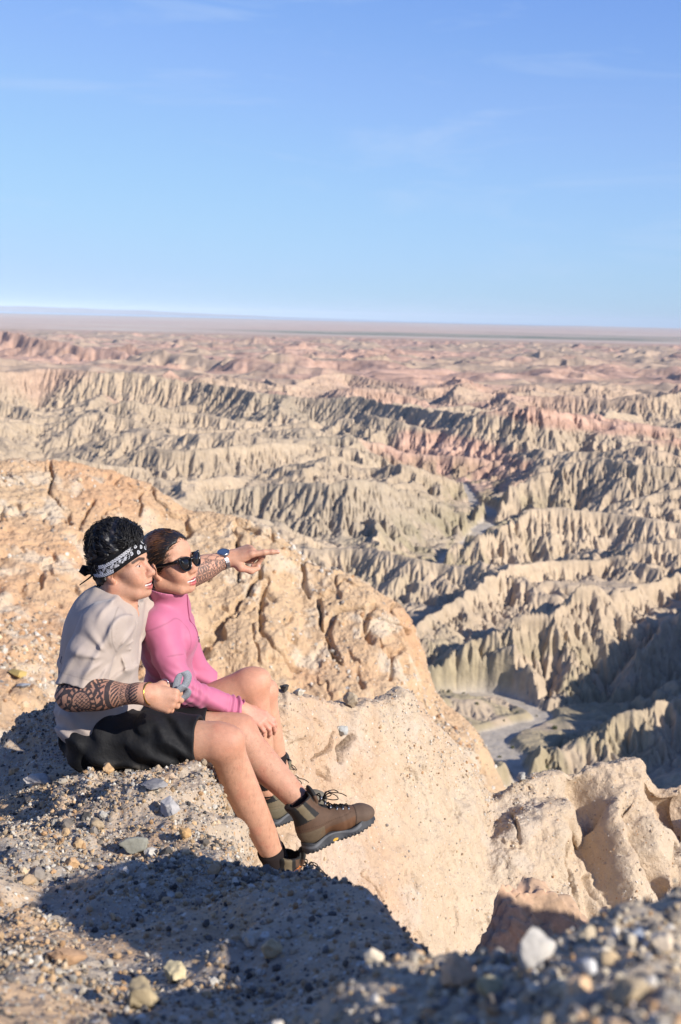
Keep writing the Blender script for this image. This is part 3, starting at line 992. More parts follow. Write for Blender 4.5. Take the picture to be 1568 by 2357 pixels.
n1 = fbm3(P * 4, 4, 563)
C = lerp(S(192, 174, 148), S(160, 150, 136), sst(0.4, 0.62, n1))
M_rim = mat_tint('rim_gravel', 0.95, 0.12, bump=[(120, 0.5, 0.01, 5)], var=[(26, 0.16, 6)],
                 speck=[(60, 0.4, STONES), (120, 0.4, STONES)])
me = raw_mesh('rim', P.reshape(-1, 3), grid_faces(420, 900, False), True, C.reshape(-1, 3))
tag(link('rim_ground', me, M_rim), kind='structure')
RIM, RIMN = P, N
# ================================================================== solids for the figures: smooth-blended volumes turned into one skin
def A3(v):
    return np.asarray(v, np.float32)


def unit(v):
    v = np.asarray(v, float)
    return v / (np.linalg.norm(v) + 1e-12)


class Frame:
    """local axes x (forward), y (left), z (up) at c, scale s"""

    def __init__(self, c, x, z, s=1.0):
        self.c = np.asarray(c, float)
        x = unit(x)
        y = unit(np.cross(z, x))
        z = np.cross(x, y)
        self.M = np.stack([x, y, z], 1)      # columns = axes
        self.s = s

    def w(self, *p):
        return self.c + self.M @ (np.asarray(p, float) * self.s)

    def loc(self, P):
        return ((P - self.c) @ self.M) / self.s

    def mat(self):
        m = Matrix.Identity(4)
        for i in range(3):
            for j in range(3):
                m[i][j] = self.M[i, j] * self.s
            m[i][3] = self.c[i]
        return m


def f_cap(a, b, ra, rb):
    a, b = A3(a), A3(b)
    ab = b - a
    L2 = float(ab @ ab) + 1e-9

    def f(p):
        q = p - a
        t = np.clip((q @ ab) / L2, 0, 1)
        q = q - t[..., None] * ab
        return np.sqrt((q * q).sum(-1)) - (ra + (rb - ra) * t)
    return f, (a + b) / 2, math.sqrt(L2) / 2 + max(ra, rb)


def f_ell(c, r, M=None):
    c, r = A3(c), A3(r)
    M = None if M is None else A3(M)

    def f(p):
        q = p - c
        if M is not None:
            q = q @ M
        k0 = np.sqrt(((q / r) ** 2).sum(-1)) + 1e-6
        k1 = np.sqrt(((q / (r * r)) ** 2).sum(-1)) + 1e-6
        return k0 * (k0 - 1) / k1
    return f, c, float(r.max())


class Solid:
    def __init__(self):
        self.ops = []

    def add(self, prim, k=0.02, op='u', cut=None):
        f, c, rad = prim
        if cut is not None:
            f0 = f

            def f(p, f0=f0, cut=cut):
                d = f0(p)
                for (o, n) in cut:
                    d = np.maximum(d, (p - A3(o)) @ A3(n))
                return d
        self.ops.append((f, A3(c), rad, k, op))
        return self

    def cap(self, a, b, ra, rb, k=0.02, **kw):
        return self.add(f_cap(a, b, ra, rb), k, **kw)

    def ell(self, c, r, M=None, k=0.02, **kw):
        return self.add(f_ell(c, r, M), k, **kw)

    def chain(self, pts, rs, k=0.012, **kw):
        for i in range(len(pts) - 1):
            self.cap(pts[i], pts[i + 1], rs[i], rs[i + 1], k, **kw)
        return self

    def func(self, fn, k=0.0, op='map'):
        """fn(p, d) -> d, applied to everything so far"""
        self.ops.append((fn, None, 0, k, op))
        return self

    def blocks(self, B, cent, hd):
        """B (n, m, 3) points grouped in blocks with centres (n,3), half diagonal hd"""
        d = np.full(B.shape[:2], 9.0, np.float32)
        for f, c, rad, k, op in self.ops:
            if op == 'map':
                d = f(B, d)
                continue
            if rad is None:
                s = slice(None)
                m = np.ones(len(B), bool)
            else:
                m = np.sqrt(((cent - c) ** 2).sum(-1)) < rad + hd + k + 0.02
            if not m.any():
                continue
            e = f(B[m])
            a = d[m]
            if op == 'u':
                if k > 0:
                    h = np.clip(k - np.abs(a - e), 0, None) / k
                    a = np.minimum(a, e) - h * h * k * 0.25
                else:
                    a = np.minimum(a, e)
            elif op == 's':
                e = -e
                if k > 0:
                    h = np.clip(k - np.abs(a - e), 0, None) / k
                    a = np.maximum(a, e) + h * h * k * 0.25
                else:
                    a = np.maximum(a, e)
            d[m] = a
        return d

    def mesh(self, lo, hi, h, B=12):
        """surface nets on a sparse lattice of step h; returns V, F"""
        lo = np.asarray(lo, float)
        n = np.ceil((np.asarray(hi, float) - lo) / (h * B)).astype(int)
        g = np.stack(np.meshgrid(*[np.arange(k) for k in n], indexing='ij'), -1).reshape(-1, 3)
        hd = h * B * 0.5 * math.sqrt(3)
        cen = (lo + (g + 0.5) * h * B).astype(np.float32)
        keep = np.zeros(len(g), bool)
        for s in range(0, len(g), 60000):
            d0 = self.blocks(cen[s:s + 60000, None, :], cen[s:s + 60000], 0.0)[:, 0]
            keep[s:s + 60000] = np.abs(d0) < hd * 1.5 + 0.012
        g, cen = g[keep], cen[keep]
        o = np.stack(np.meshgrid(*[np.arange(B + 1)] * 3, indexing='ij'), -1).reshape(-1, 3)
        vid_, vpos_, quads_ = [], [], []
        NX, NY, NZ = (n + 2) * B
        corner = [(0, 0, 0), (1, 0, 0), (0, 1, 0), (1, 1, 0), (0, 0, 1), (1, 0, 1), (0, 1, 1), (1, 1, 1)]
        edges = [(0, 1), (2, 3), (4, 5), (6, 7), (0, 2), (1, 3), (4, 6), (5, 7), (0, 4), (1, 5), (2, 6), (3, 7)]
        for s in range(0, len(g), 1500):
            gg = g[s:s + 1500]
            ijk = gg[:, None, :] * B + o[None]
            pts = (lo + ijk * h).astype(np.float32)
            d = self.blocks(pts, cen[s:s + 1500], hd).reshape(-1, B + 1, B + 1, B + 1)
            c8 = [d[:, a:a + B, b:b + B, c:c + B] for a, b, c in corner]
            inside = sum((c < 0).astype(np.int8) for c in c8)
            act = (inside > 0) & (inside < 8)
            w = np.nonzero(act)
            if len(w[0]) == 0:
                continue
            base = gg[w[0]] * B + np.stack(w[1:], -1)
            vals = np.stack([c[act] for c in c8], -1)
            acc = np.zeros((len(base), 3))
            cnt = np.zeros(len(base))
            for a, b in edges:
                va, vb = vals[:, a], vals[:, b]
                m = (va < 0) != (vb < 0)
                t = np.where(m, va / np.where(m, va - vb, 1), 0)
                pa, pb = np.array(corner[a], float), np.array(corner[b], float)
                acc += m[:, None] * (pa + (pb - pa) * t[:, None])
                cnt += m
            vpos_.append(lo + (base + acc / cnt[:, None]) * h)
            vid_.append((base[:, 0] * NY + base[:, 1]) * NZ + base[:, 2])
            for ax, cb, (p, q) in ((0, 1, ((0, 1, 0), (0, 0, 1))), (1, 2, ((0, 0, 1), (1, 0, 0))), (2, 4, ((1, 0, 0), (0, 1, 0)))):
                m = (vals[:, 0] < 0) != (vals[:, cb] < 0)
                b0 = base[m]
                p_, q_ = np.array(p), np.array(q)
                key = lambda z: (z[:, 0] * NY + z[:, 1]) * NZ + z[:, 2]
                quad = np.stack([key(b0), key(b0 - p_), key(b0 - p_ - q_), key(b0 - q_)], -1)
                flip = vals[m][:, 0] < 0
                quad[~flip] = quad[~flip][:, ::-1]
                quads_.append(quad)
        vid, vpos = np.concatenate(vid_), np.concatenate(vpos_)
        od = np.argsort(vid)
        vid, vpos = vid[od], vpos[od]
        Q = np.concatenate(quads_)
        ix = np.clip(np.searchsorted(vid, Q), 0, len(vid) - 1)
        ok = (vid[ix] == Q).all(1)
        return vpos, ix[ok][:, ::-1]


def vert_normals(V, F):
    n = np.cross(V[F[:, 2]] - V[F[:, 0]], V[F[:, 3 if F.shape[1] == 4 else 1]] - V[F[:, 1 if F.shape[1] == 4 else 0]])
    N = np.zeros_like(V)
    for k in range(F.shape[1]):
        for a in range(3):
            N[:, a] += np.bincount(F[:, k], n[:, a], len(V))
    return N / (np.linalg.norm(N, axis=1, keepdims=True) + 1e-12)


def relax(V, F, n=2, lam=0.5):
    E = np.concatenate([F[:, [k, (k + 1) % F.shape[1]]] for k in range(F.shape[1])])
    E = np.concatenate([E, E[:, ::-1]])
    cnt = np.maximum(np.bincount(E[:, 0], minlength=len(V)), 1)
    for i in range(2 * n):
        l_ = lam if i % 2 == 0 else -lam * 1.04
        A = np.stack([np.bincount(E[:, 0], V[E[:, 1], a], len(V)) for a in range(3)], 1) / cnt[:, None]
        V = V + l_ * (A - V)
    return V


# tubes, strips and turned shapes for the small things
def tube(pts, rad, seg=8, closed=False, flat=1.0, up=None):
    pts = np.asarray(pts, float)
    n = len(pts)
    rad = np.broadcast_to(np.asarray(rad, float), (n,))
    T = np.gradient(pts, axis=0) if not closed else (np.roll(pts, -1, 0) - np.roll(pts, 1, 0))
    T /= np.linalg.norm(T, axis=1, keepdims=True) + 1e-12
    V = []
    u = np.array(up, float) if up is not None else np.array([0.21, 0.13, 0.97])
    for i in range(n):
        a = np.cross(T[i], u)
        if np.linalg.norm(a) < 1e-4:
            a = np.cross(T[i], [1, 0, 0])
        a = unit(a)
        b = np.cross(a, T[i])
        if up is None:
            u = b
        for k in range(seg):
            t = 2 * math.pi * k / seg
            V.append(pts[i] + rad[i] * (a * math.cos(t) + b * math.sin(t) * flat))
    V = np.array(V)
    F = []
    m = n if closed else n - 1
    for i in range(m):
        for k in range(seg):
            j = (i + 1) % n
            F.append((i * seg + k, i * seg + (k + 1) % seg, j * seg + (k + 1) % seg, j * seg + k))
    if not closed:
        c0, c1 = len(V), len(V) + 1
        V = np.vstack([V, pts[:1], pts[-1:]])
        for k in range(seg):
            F.append((c0, (k + 1) % seg, k, k))
            F.append((c1, (n - 1) * seg + k, (n - 1) * seg + (k + 1) % seg, (n - 1) * seg + (k + 1) % seg))
    return V, F


class Parts:
    """several small shapes gathered into ONE mesh (one part)"""

    def __init__(self):
        self.V, self.F, self.n = [], [], 0

    def add(self, VF):
        V, F = VF
        V = np.asarray(V, float)
        self.V.append(V)
        self.F += [tuple(i + self.n for i in dict.fromkeys(f)) for f in F]
        self.n += len(V)
        return self

    def mesh(self, name, mat=None, parent=None, smooth=True):
        me = bpy.data.meshes.new(name)
        me.from_pydata([tuple(v) for v in np.concatenate(self.V)], [], self.F)
        me.update()
        me.polygons.foreach_set('use_smooth', [smooth] * len(me.polygons))
        return link(name, me, mat, parent)


def spline(pts, n=24, closed=False):
    """smooth curve through pts"""
    P = np.asarray(pts, float)
    k = len(P)
    if closed:
        t = np.linspace(0, k, n, endpoint=False)
    else:
        t = np.linspace(0, k - 1, n)
    out = []
    for x in t:
        i = int(min(math.floor(x), k - 1 if closed else k - 2))
        f = x - i
        g = (lambda j: P[j % k]) if closed else (lambda j: P[min(max(j, 0), k - 1)])
        p0, p1, p2, p3 = g(i - 1), g(i), g(i + 1), g(i + 2)
        out.append(0.5 * ((2 * p1) + (-p0 + p2) * f + (2 * p0 - 5 * p1 + 4 * p2 - p3) * f * f + (-p0 + 3 * p1 - 3 * p2 + p3) * f ** 3))
    return np.array(out)


# ------------------------------------------------------------------ body builders
def add_head(S_, H, female=False):
    """head volumes in head frame H"""
    s, M = H.s, H.M

    def e(c, r, k=0.02, rot=None, **kw):
        MM = M if rot is None else M @ np.array(Euler(rot).to_matrix())
        S_.ell(H.w(*c), np.array(r) * s, MM, k * s, **kw)

    def c_(a, b, ra, rb, k=0.014, **kw):
        S_.cap(H.w(*a), H.w(*b), ra * s, rb * s, k * s, **kw)
    e((-0.010, 0, 0.045), (0.100, 0.077, 0.088))
    e((0.043, 0, 0.045), (0.055, 0.061, 0.058), 0.02)
    e((0.038, 0, -0.032), (0.056, 0.059 if not female else 0.057, 0.076), 0.03)
    for y in (1, -1):
        c_((-0.014, 0.056 * y, -0.052), (0.050, 0.030 * y, -0.094), 0.018, 0.018, 0.03)
        e((0.056, 0.046 * y, -0.020), (0.028, 0.019, 0.019), 0.025)
        e((0.064, 0.038 * y, -0.044), (0.024, 0.019, 0.020), 0.02)
        c_((0.082, 0.012 * y, 0.026), (0.063, 0.052 * y, 0.022), 0.010, 0.011, 0.016)
    e((0.069, 0, -0.098), (0.021, 0.023, 0.017), 0.022)
    for y in (1, -1):
        e((0.097, 0.033 * y, 0.004), (0.016, 0.017, 0.011), 0.012, op='s')
        S_.add(f_ell(H.w(0.0735, 0.032 * y, 0.003), [0.0132 * s] * 3), 0.002 * s)
        c_((0.082, 0.020 * y, 0.004), (0.0865, 0.033 * y, 0.0105), 0.0036, 0.0040, 0.004)
        c_((0.0865, 0.033 * y, 0.0105), (0.076, 0.047 * y, 0.004), 0.0040, 0.0036, 0.004)
        c_((0.082, 0.021 * y, -0.002), (0.085, 0.033 * y, -0.0060), 0.0032, 0.0036, 0.004)
        c_((0.085, 0.033 * y, -0.0060), (0.075, 0.047 * y, 0.001), 0.0036, 0.0032, 0.004)
    c_((0.086, 0, 0.016), (0.110, 0, -0.028), 0.0085, 0.0105, 0.012)
    e((0.111, 0, -0.032), (0.0125, 0.0125, 0.0115), 0.008)
    for y in (1, -1):
        e((0.100, 0.0125 * y, -0.036), (0.012, 0.0085, 0.009), 0.008)
    e((0.080, 0, -0.062), (0.017, 0.029, 0.022), 0.02)
    # smiling mouth: opening, teeth, lips
    e((0.094, 0, -0.0705), (0.020, 0.0300, 0.0064), 0.003, op='s')
    e((0.0770, 0, -0.0695), (0.0170, 0.0290, 0.0096), 0.001)
    for y in (1, -1):
        c_((0.067, 0.034 * y, -0.0575), (0.0895, 0.013 * y, -0.0630), 0.0036, 0.0052, 0.005)
        c_((0.0895, 0.013 * y, -0.0635), (0.0955, 0, -0.0620), 0.0052, 0.0056, 0.005)
        c_((0.067, 0.034 * y, -0.0585), (0.0880, 0.014 * y, -0.0790), 0.0038, 0.0062, 0.005)
        c_((0.0880, 0.014 * y, -0.0800), (0.0925, 0, -0.0825), 0.0062, 0.0068, 0.005)
    for y in (1, -1):
        e((-0.014, 0.078 * y, -0.002), (0.018, 0.007, 0.031), 0.008, rot=(0.0, 0.18, 0.35 * y))
        e((-0.004, 0.076 * y, -0.030), (0.009, 0.006, 0.010), 0.008)
        e((-0.007, 0.086 * y, -0.004), (0.010, 0.006, 0.016), 0.004, op='s')


def face_paint(C, V, H, skin, lip, brow=True, female=False):
    q = H.loc(V)
    x, y, z = q[:, 0], np.abs(q[:, 1]), q[:, 2]
    head = (z > -0.13) & (x > -0.12) & (x < 0.14) & (y < 0.1) & (z < 0.15)

    def seg(a, b):
        a, b = np.array(a), np.array(b)
        p = np.stack([x, y, z], -1) - a
        t = np.clip(p @ (b - a) / ((b - a) @ (b - a)), 0, 1)
        return np.linalg.norm(p - t[:, None] * (b - a), axis=1)
    lipd = np.minimum.reduce([seg((0.067, 0.034, -0.0575), (0.0895, 0.013, -0.0630)) / 0.0058, seg((0.0895, 0.013, -0.0635), (0.0965, 0, -0.0625)) / 0.0066,
                              seg((0.067, 0.034, -0.0585), (0.0880, 0.014, -0.0790)) / 0.0070, seg((0.0880, 0.014, -0.0800), (0.0935, 0, -0.0825)) / 0.0078])
    C[:] = lerp(C, lip, sst(1.15, 0.9, lipd) * head)
    mouth = head & (((x - 0.094) / 0.020) ** 2 + (y / 0.0310) ** 2 + ((z + 0.0705) / 0.0076) ** 2 < 1.05) & (lipd > 0.85)
    td = ((x - 0.0770) / 0.0168) ** 2 + (y / 0.0290) ** 2 + ((z + 0.0695) / 0.0096) ** 2
    teeth = head & (td < 1.25) & (x > 0.066) & (lipd > 0.80) & (z > -0.0780)
    C[mouth & ~teeth] = S(150, 72, 70)
    C[teeth] = S(236, 230, 222)
    for yy in (1,):
        ed = np.sqrt((x - 0.0735) ** 2 + (y - 0.032) ** 2 + (z - 0.003) ** 2)
        gz = np.stack([y, z], -1)
        ea, eb = np.array([0.0235, 0.0012]), np.array([0.0435, 0.0030])
        tt = np.clip((gz - ea) @ (eb - ea) / ((eb - ea) @ (eb - ea)), 0, 1)
        es = np.linalg.norm(gz - ea - tt[:, None] * (eb - ea), axis=1)
        eye = head & (es < 0.0040 - 0.0022 * np.abs(2 * tt - 1)) & (x > 0.066)
        C[eye] = S(40, 27, 22)
        C[eye & ((tt < 0.24) | (tt > 0.74))] = S(196, 184, 176)
        lid = head & (seg((0.083, 0.020, 0.0062), (0.0885, 0.033, 0.0125)) < 0.0030) | head & (seg((0.0885, 0.033, 0.0125), (0.077, 0.048, 0.005)) < 0.0030)
        C[lid & ~eye] = C[lid & ~eye] * 0.45
    if brow:
        def seg2(a, b):
            a, b = np.array(a), np.array(b)
            g = np.stack([y, z], -1) - a
            tt = np.clip(g @ (b - a) / ((b - a) @ (b - a)), 0, 1)
            return np.linalg.norm(g - tt[:, None] * (b - a), axis=1) + 1.0 * (x < 0.045)
        bd = np.minimum(seg2((0.012, 0.0215), (0.034, 0.0285)), seg2((0.034, 0.0285), (0.056, 0.0215)))
        taper = 0.0058 if not female else 0.0036
        C[:] = lerp(C, S(34, 26, 22), sst(taper * 1.35, taper * 0.7, bd + 0.0012 * fbm3(V * 600, 2, 77)) * head * (0.88 if not female else 0.7))
    # warmer cheeks, nose and ears: the skin's own colour there
    red = np.exp(-(((x - 0.075) / 0.03) ** 2 + ((y - 0.045) / 0.025) ** 2 + ((z + 0.035) / 0.025) ** 2)) * 0.35
    red = red + np.exp(-(((x - 0.112) / 0.016) ** 2 + (y / 0.018) ** 2 + ((z + 0.032) / 0.016) ** 2)) * 0.4 + 0.4 * sst(0.066, 0.078, y) * (x < 0.012)
    keep = head & (lipd > 1.1) & ~teeth & ~mouth
    C[keep] = lerp(C[keep], C[keep] * np.array([1.04, 0.80, 0.76]), np.clip(red[keep], 0, 1))


def add_hand(S_, wrist, fwd, palm, left, curls, thumb, size=1.0, spread=0.05, wr=0.024, k=0.006):
    """hand from the wrist: fwd = direction of the metacarpals, palm = palm normal; curls = per finger (index..little) three bend angles in degrees;
    thumb = list of three points in hand space (x forward, y to the thumb side, z out of the back of the hand)"""
    f = unit(fwd)
    n = unit(np.asarray(palm, float) - np.dot(palm, f) * f)
    t = np.cross(n, f) if left else np.cross(f, n)
    M = np.stack([f, t, -n], 1)
    W = np.asarray(wrist, float)

    def w(p):
        return W + M @ (np.asarray(p, float) * size)
    S_.chain([w((-0.02, 0, 0)), w((0.02, 0.004, 0))], [wr * size, wr * 0.95 * size], 0.02)
    bases = [(0.088, 0.027, 0.004), (0.092, 0.008, 0.007), (0.088, -0.011, 0.005), (0.080, -0.028, 0.001)]
    for i, b in enumerate(bases):
        S_.cap(w((0.012, b[1] * 0.55, 0)), w(b), 0.0145 * size, 0.0115 * size, 0.014)
    S_.ell(w((0.05, 0.0, -0.006)), np.array([0.042, 0.036, 0.013]) * size, M, 0.016)
    lens = [(0.043, 0.026, 0.021), (0.047, 0.030, 0.022), (0.043, 0.028, 0.021), (0.034, 0.021, 0.019)]
    tips = []
    for i, b in enumerate(bases):
        p = np.array(b, float)
        a = 0.0
        yaw = (1.5 - i) * spread
        rr = [0.0102, 0.0090, 0.0080, 0.0068]
        if i == 0:
            rr = [q * 1.1 for q in rr]
        if i == 3:
            rr = [q * 0.86 for q in rr]
        for j in range(3):
            a += math.radians(curls[i][j])
            d = np.array([math.cos(a) * math.cos(yaw), math.sin(yaw) * math.cos(a), -math.sin(a)])
            q = p + d * lens[i][j]
            S_.cap(w(p), w(q), rr[j] * size, rr[j + 1] * size, 0.004 if j else k)
            if j < 2:
                S_.ell(w(q + np.array([0, 0, 0.001])), [rr[j + 1] * 1.05 * size] * 3, None, 0.004)
            p = q
        tips.append((w(p), M @ d))
    tp = [w(q) for q in thumb]
    S_.chain([w((0.018, 0.016, -0.004))] + tp, [0.015 * size, 0.0135 * size, 0.0110 * size, 0.0082 * size], 0.010)
    tips.append((tp[-1], unit(tp[-1] - tp[-2])))
    return M, tips


def add_leg(S_, hip, knee, ankle, fem=False, foot=None):
    hip, knee, ankle = np.array(hip), np.array(knee), np.array(ankle)
    q = 0.93 if fem else 1.0
    ax = unit(knee - hip)
    sh = unit(ankle - knee)
    fr = unit(ax - sh * np.dot(ax, sh) + 0.15 * ax)      # front of the knee
    bk = -fr
    S_.cap(hip, knee - ax * 0.03, 0.086 * q, 0.057 * q, 0.03)
    S_.cap(hip + (knee - hip) * 0.45 + fr * 0.01, knee - ax * 0.06 + fr * 0.006, 0.068 * q, 0.05 * q, 0.03)
    S_.ell(knee, [0.054 * q] * 3, None, 0.03)
    kc = knee + (fr * 0.75 + ax * 0.35) * 0.030 * q
    S_.ell(kc, [0.034 * q] * 3, None, 0.03)
    S_.cap(knee + sh * 0.02, ankle, 0.050 * q, 0.034 * q, 0.03)
    L_ = np.linalg.norm(ankle - knee)
    Mx = Frame((0, 0, 0), sh, bk).M
    S_.ell(knee + sh * L_ * 0.32 + bk * 0.020 * q, [L_ * 0.28, 0.043 * q, 0.044 * q], Mx, 0.03)
    S_.ell(knee + sh * L_ * 0.55 + bk * 0.008, [L_ * 0.33, 0.036 * q, 0.034 * q], Mx, 0.03)
    S_.cap(knee + sh * 0.05 + fr * 0.022 * q, ankle + fr * 0.006, 0.022 * q, 0.022 * q, 0.03)
    S_.ell(ankle, [0.036 * q] * 3, None, 0.02)
    if foot is not None:
        S_.cap(ankle, np.array(foot), 0.035, 0.026, 0.02)


def solid_obj(name, S_, lo, hi, h, mat, parent, paint, sm=2):
    V, F = S_.mesh(lo, hi, h)
    V = relax(V, F, sm, 0.5)
    C = np.tile(np.array([0.5, 0.5, 0.5]), (len(V), 1))
    C = paint(V, C, F)
    me = raw_mesh(name, V, F, True, C)
    return link(name, me, mat, parent)
# ================================================================== the man
M_skin = mat_tint('skin', 0.55, 0.3, bump=[(420, 0.35, 0.0025, 4), (90, 0.2, 0.004, 3)], var=[(60, 0.07, 4), (300, 0.07, 3)], sss=0.10)
M_tee = mat_tint('tee_cotton', 0.9, 0.15, bump=[(900, 0.25, 0.001, 2), (26, 0.18, 0.01, 4)], var=[(30, 0.03, 4)], sheen=0.12)
M_short = mat_tint('shorts_nylon', 0.72, 0.3, bump=[(700, 0.2, 0.001, 2), (34, 0.3, 0.012, 4)], var=[(40, 0.12, 4)])
M_hair = mat_tint('dark_hair', 0.42, 0.5, bump=[(300, 0.4, 0.002, 3)])
SKIN_M = S(203, 154, 126)

MAN = empty('person', tuple(U(230, 1765, 4.0)))
tag(MAN, 'person in grey tee and black bandana pointing ahead, in shorts and brown hiking boots', 'person')
bpy.context.view_layer.update()


def adopt(o, root):
    """make o a child of root without moving it (geometry is in world space)"""
    par, m = root, Matrix.Identity(4)
    chain = []
    while par is not None:
        chain.append(par)
        par = par.parent
    for r_ in reversed(chain):
        m = m @ r_.matrix_parent_inverse @ r_.matrix_basis
    o.parent = root
    o.matrix_parent_inverse = m.inverted()
    return o


def mp(*a):
    return U(*a)


mH = Frame(mp(281, 1308, 4.0), (math.cos(R(13)) * math.cos(R(16)), -math.sin(R(16)), math.sin(R(13))), (-math.sin(R(13)), 0.03, math.cos(R(13))), 0.895)
m_hipN, m_hipF = mp(245, 1705, 3.91), mp(252, 1694, 4.11)
m_kneN, m_kneF = mp(514, 1706, 3.86), mp(544, 1682, 4.10)
m_ankN, m_ankF = mp(640, 1994, 4.01), mp(706, 1865, 3.985)
m_shN, m_elN, m_wrN = mp(234, 1442, 3.85), mp(166, 1600, 3.775), mp(332, 1597, 3.70)
m_shF, m_elF, m_wrF = mp(285, 1420, 4.16), mp(420, 1326, 4.42), mp(522, 1287, 4.52)
m_nb = mp(258, 1398, 4.01)

b = Solid()
b.ell(mp(232, 1490, 4.0), (0.105, 0.160, 0.165), None, 0.03)
b.ell(mp(228, 1590, 4.0), (0.100, 0.140, 0.150), None, 0.05)
b.ell(mp(238, 1695, 4.0), (0.110, 0.165, 0.090), None, 0.05)
b.cap(m_nb, m_shN, 0.060, 0.062, 0.04)
b.cap(m_nb, m_shF, 0.060, 0.062, 0.04)
b.chain([mH.w(-0.028, 0, -0.050), mH.w(-0.040, 0, -0.10), m_nb], [0.052, 0.054, 0.064], 0.03)
b.cap(mH.w(-0.02, -0.045, -0.06), m_nb + np.array([0.075, -0.02, -0.02]), 0.016, 0.014, 0.03)
add_head(b, mH)
# arms
for sh, el, wr in ((m_shN, m_elN, m_wrN), (m_shF, m_elF, m_wrF)):
    b.chain([sh, sh + (el - sh) * 0.5, el], [0.058, 0.052, 0.043], 0.03)
    ax = unit(wr - el)
    Mx = Frame((0, 0, 0), ax, (0, -0.3, 1)).M
    b.cap(el, wr, 0.043, 0.0285, 0.03)
    b.ell(el + (wr - el) * 0.30, (0.095, 0.047, 0.046), Mx, 0.03)
    b.ell(wr, (0.035, 0.028, 0.023), Mx, 0.02)
add_leg(b, m_hipN, m_kneN, m_ankN)
add_leg(b, m_hipF, m_kneF, m_ankF)
# near hand: a fist round the strap
hN_f = unit(np.array([0.93, 0.10, -0.26]))
add_hand(b, m_wrN, hN_f, (0.10, 0.92, -0.30), False, [(62, 95, 60), (64, 95, 60), (66, 95, 60), (68, 92, 60)],
         [(0.045, 0.036, -0.022), (0.078, 0.040, -0.034), (0.100, 0.026, -0.040)], 1.0, 0.02)
# far hand: index finger pointing, the others curled against the thumb
hF_f = unit(np.array([0.90, 0.12, 0.30]))
_, tipsF = add_hand(b, m_wrF, hF_f, (0.28, 0.40, -0.88), True, [(10, 6, 4), (52, 82, 40), (66, 86, 46), (74, 86, 46)],
                    [(0.036, 0.040, -0.024), (0.068, 0.040, -0.050), (0.094, 0.024, -0.060)], 1.04, 0.02)


def arm_uv(V, a, c, ref):
    ax = unit(c - a)
    r_ = unit(np.asarray(ref, float) - np.dot(ref, ax) * ax)
    s_ = np.cross(ax, r_)
    q = V - a
    t = q @ ax
    return t, np.arctan2(q @ s_, q @ r_), np.linalg.norm(q - t[:, None] * ax, axis=1)


INK = S(50, 52, 57)


def tattoo_near(V, C):
    """banded island pattern: spiral, fans, solid bands, zigzags and lattice, from the elbow to above the wrist"""
    L_ = np.linalg.norm(m_wrN - m_elN)
    t, ph, rr = arm_uv(V, m_elN, m_wrN, (0.05, -1.0, 0.1))
    u = t * 1000
    v = ph * 42                                     # millimetres round the arm, 0 facing the lens
    zone = (rr < 0.085) & (u > -60) & (u < L_ * 1000 * 0.985)
    ink = np.zeros(len(V))
    cx, cy = 62.0, 12.0
    ru, th = np.hypot(u - cx, (v - cy) * 1.05), np.arctan2(v - cy, u - cx)
    sp = ru + th * 2.2
    ring = lambda c, w: (np.abs(sp - c) < w)
    inner = ru < 26
    ink[inner & ((np.abs((u + 1.5 * v) % 13 - 6.5) < 1.8) | (np.abs((u - 1.3 * v + 5) % 17 - 8.5) < 1.8))] = 1
    ink[ring(28, 2.6)] = 1
    ink[ring(36, 5.0) & (np.sin(th * 16) > -0.1)] = 1
    ink[ring(43, 2.0)] = 1
    fan = (sp > 45) & (sp < 62)
    ink[fan & (np.sin(th * 9 + sp * 0.12) > 0.35)] = 1
    ink[ring(64, 3.2)] = 1
    left = (u < 22) & (sp > 66)
    ink[left & (np.sin(u * 0.22 + v * 0.30) > 0.15)] = 1
    low = (v < -26) & (u < 120)
    ink[low & (((u + np.abs(v) * 0.9) % 16) < 8.5)] = 1
    mid = (u > 104) & (u < 132) & (sp > 50)
    ink[mid & (np.abs((u * 0.8 + v) % 20 - 10) < 4.6)] = 1
    ink[(u > 134) & (u < 150)] = 1
    f2 = (u > 153) & (u < 176)
    ink[f2 & (((v * 0.9 + u * 1.3) % 15) < 8)] = 1
    f3 = (u >= 178) & (u < 198)
    zz = np.abs((v % 16) - 8)
    ink[f3 & ((np.abs(u - 188 - (zz - 4) * 1.5) < 2.6) | (np.abs(u - 180 - (zz - 4) * 1.2) < 1.4))] = 1
    f4 = (u >= 200) & (u < 216)
    ink[f4 & ((np.abs((u + v) % 12 - 6) < 1.6) | (np.abs((u - v) % 12 - 6) < 1.6) | (u < 203) | (u > 212))] = 1
    edge = sst(L_ * 1000 * 0.985, L_ * 1000 * 0.965, u + 2.5 * np.sin(v * 0.6))
    f5 = (u >= 216) & (edge > 0.3)
    ink[f5 & (np.sin(v * 0.55 + u * 0.4) > -0.2)] = 1
    shade = 0.30 * zone * (fbm3(V * 60, 3, 601) - 0.2)           # healed grey wash between the lines
    return lerp(C, INK, np.clip(np.where(zone, ink * 0.88 + np.clip(shade, 0, 0.4), 0) * sst(-60, -46, u), 0, 0.93))


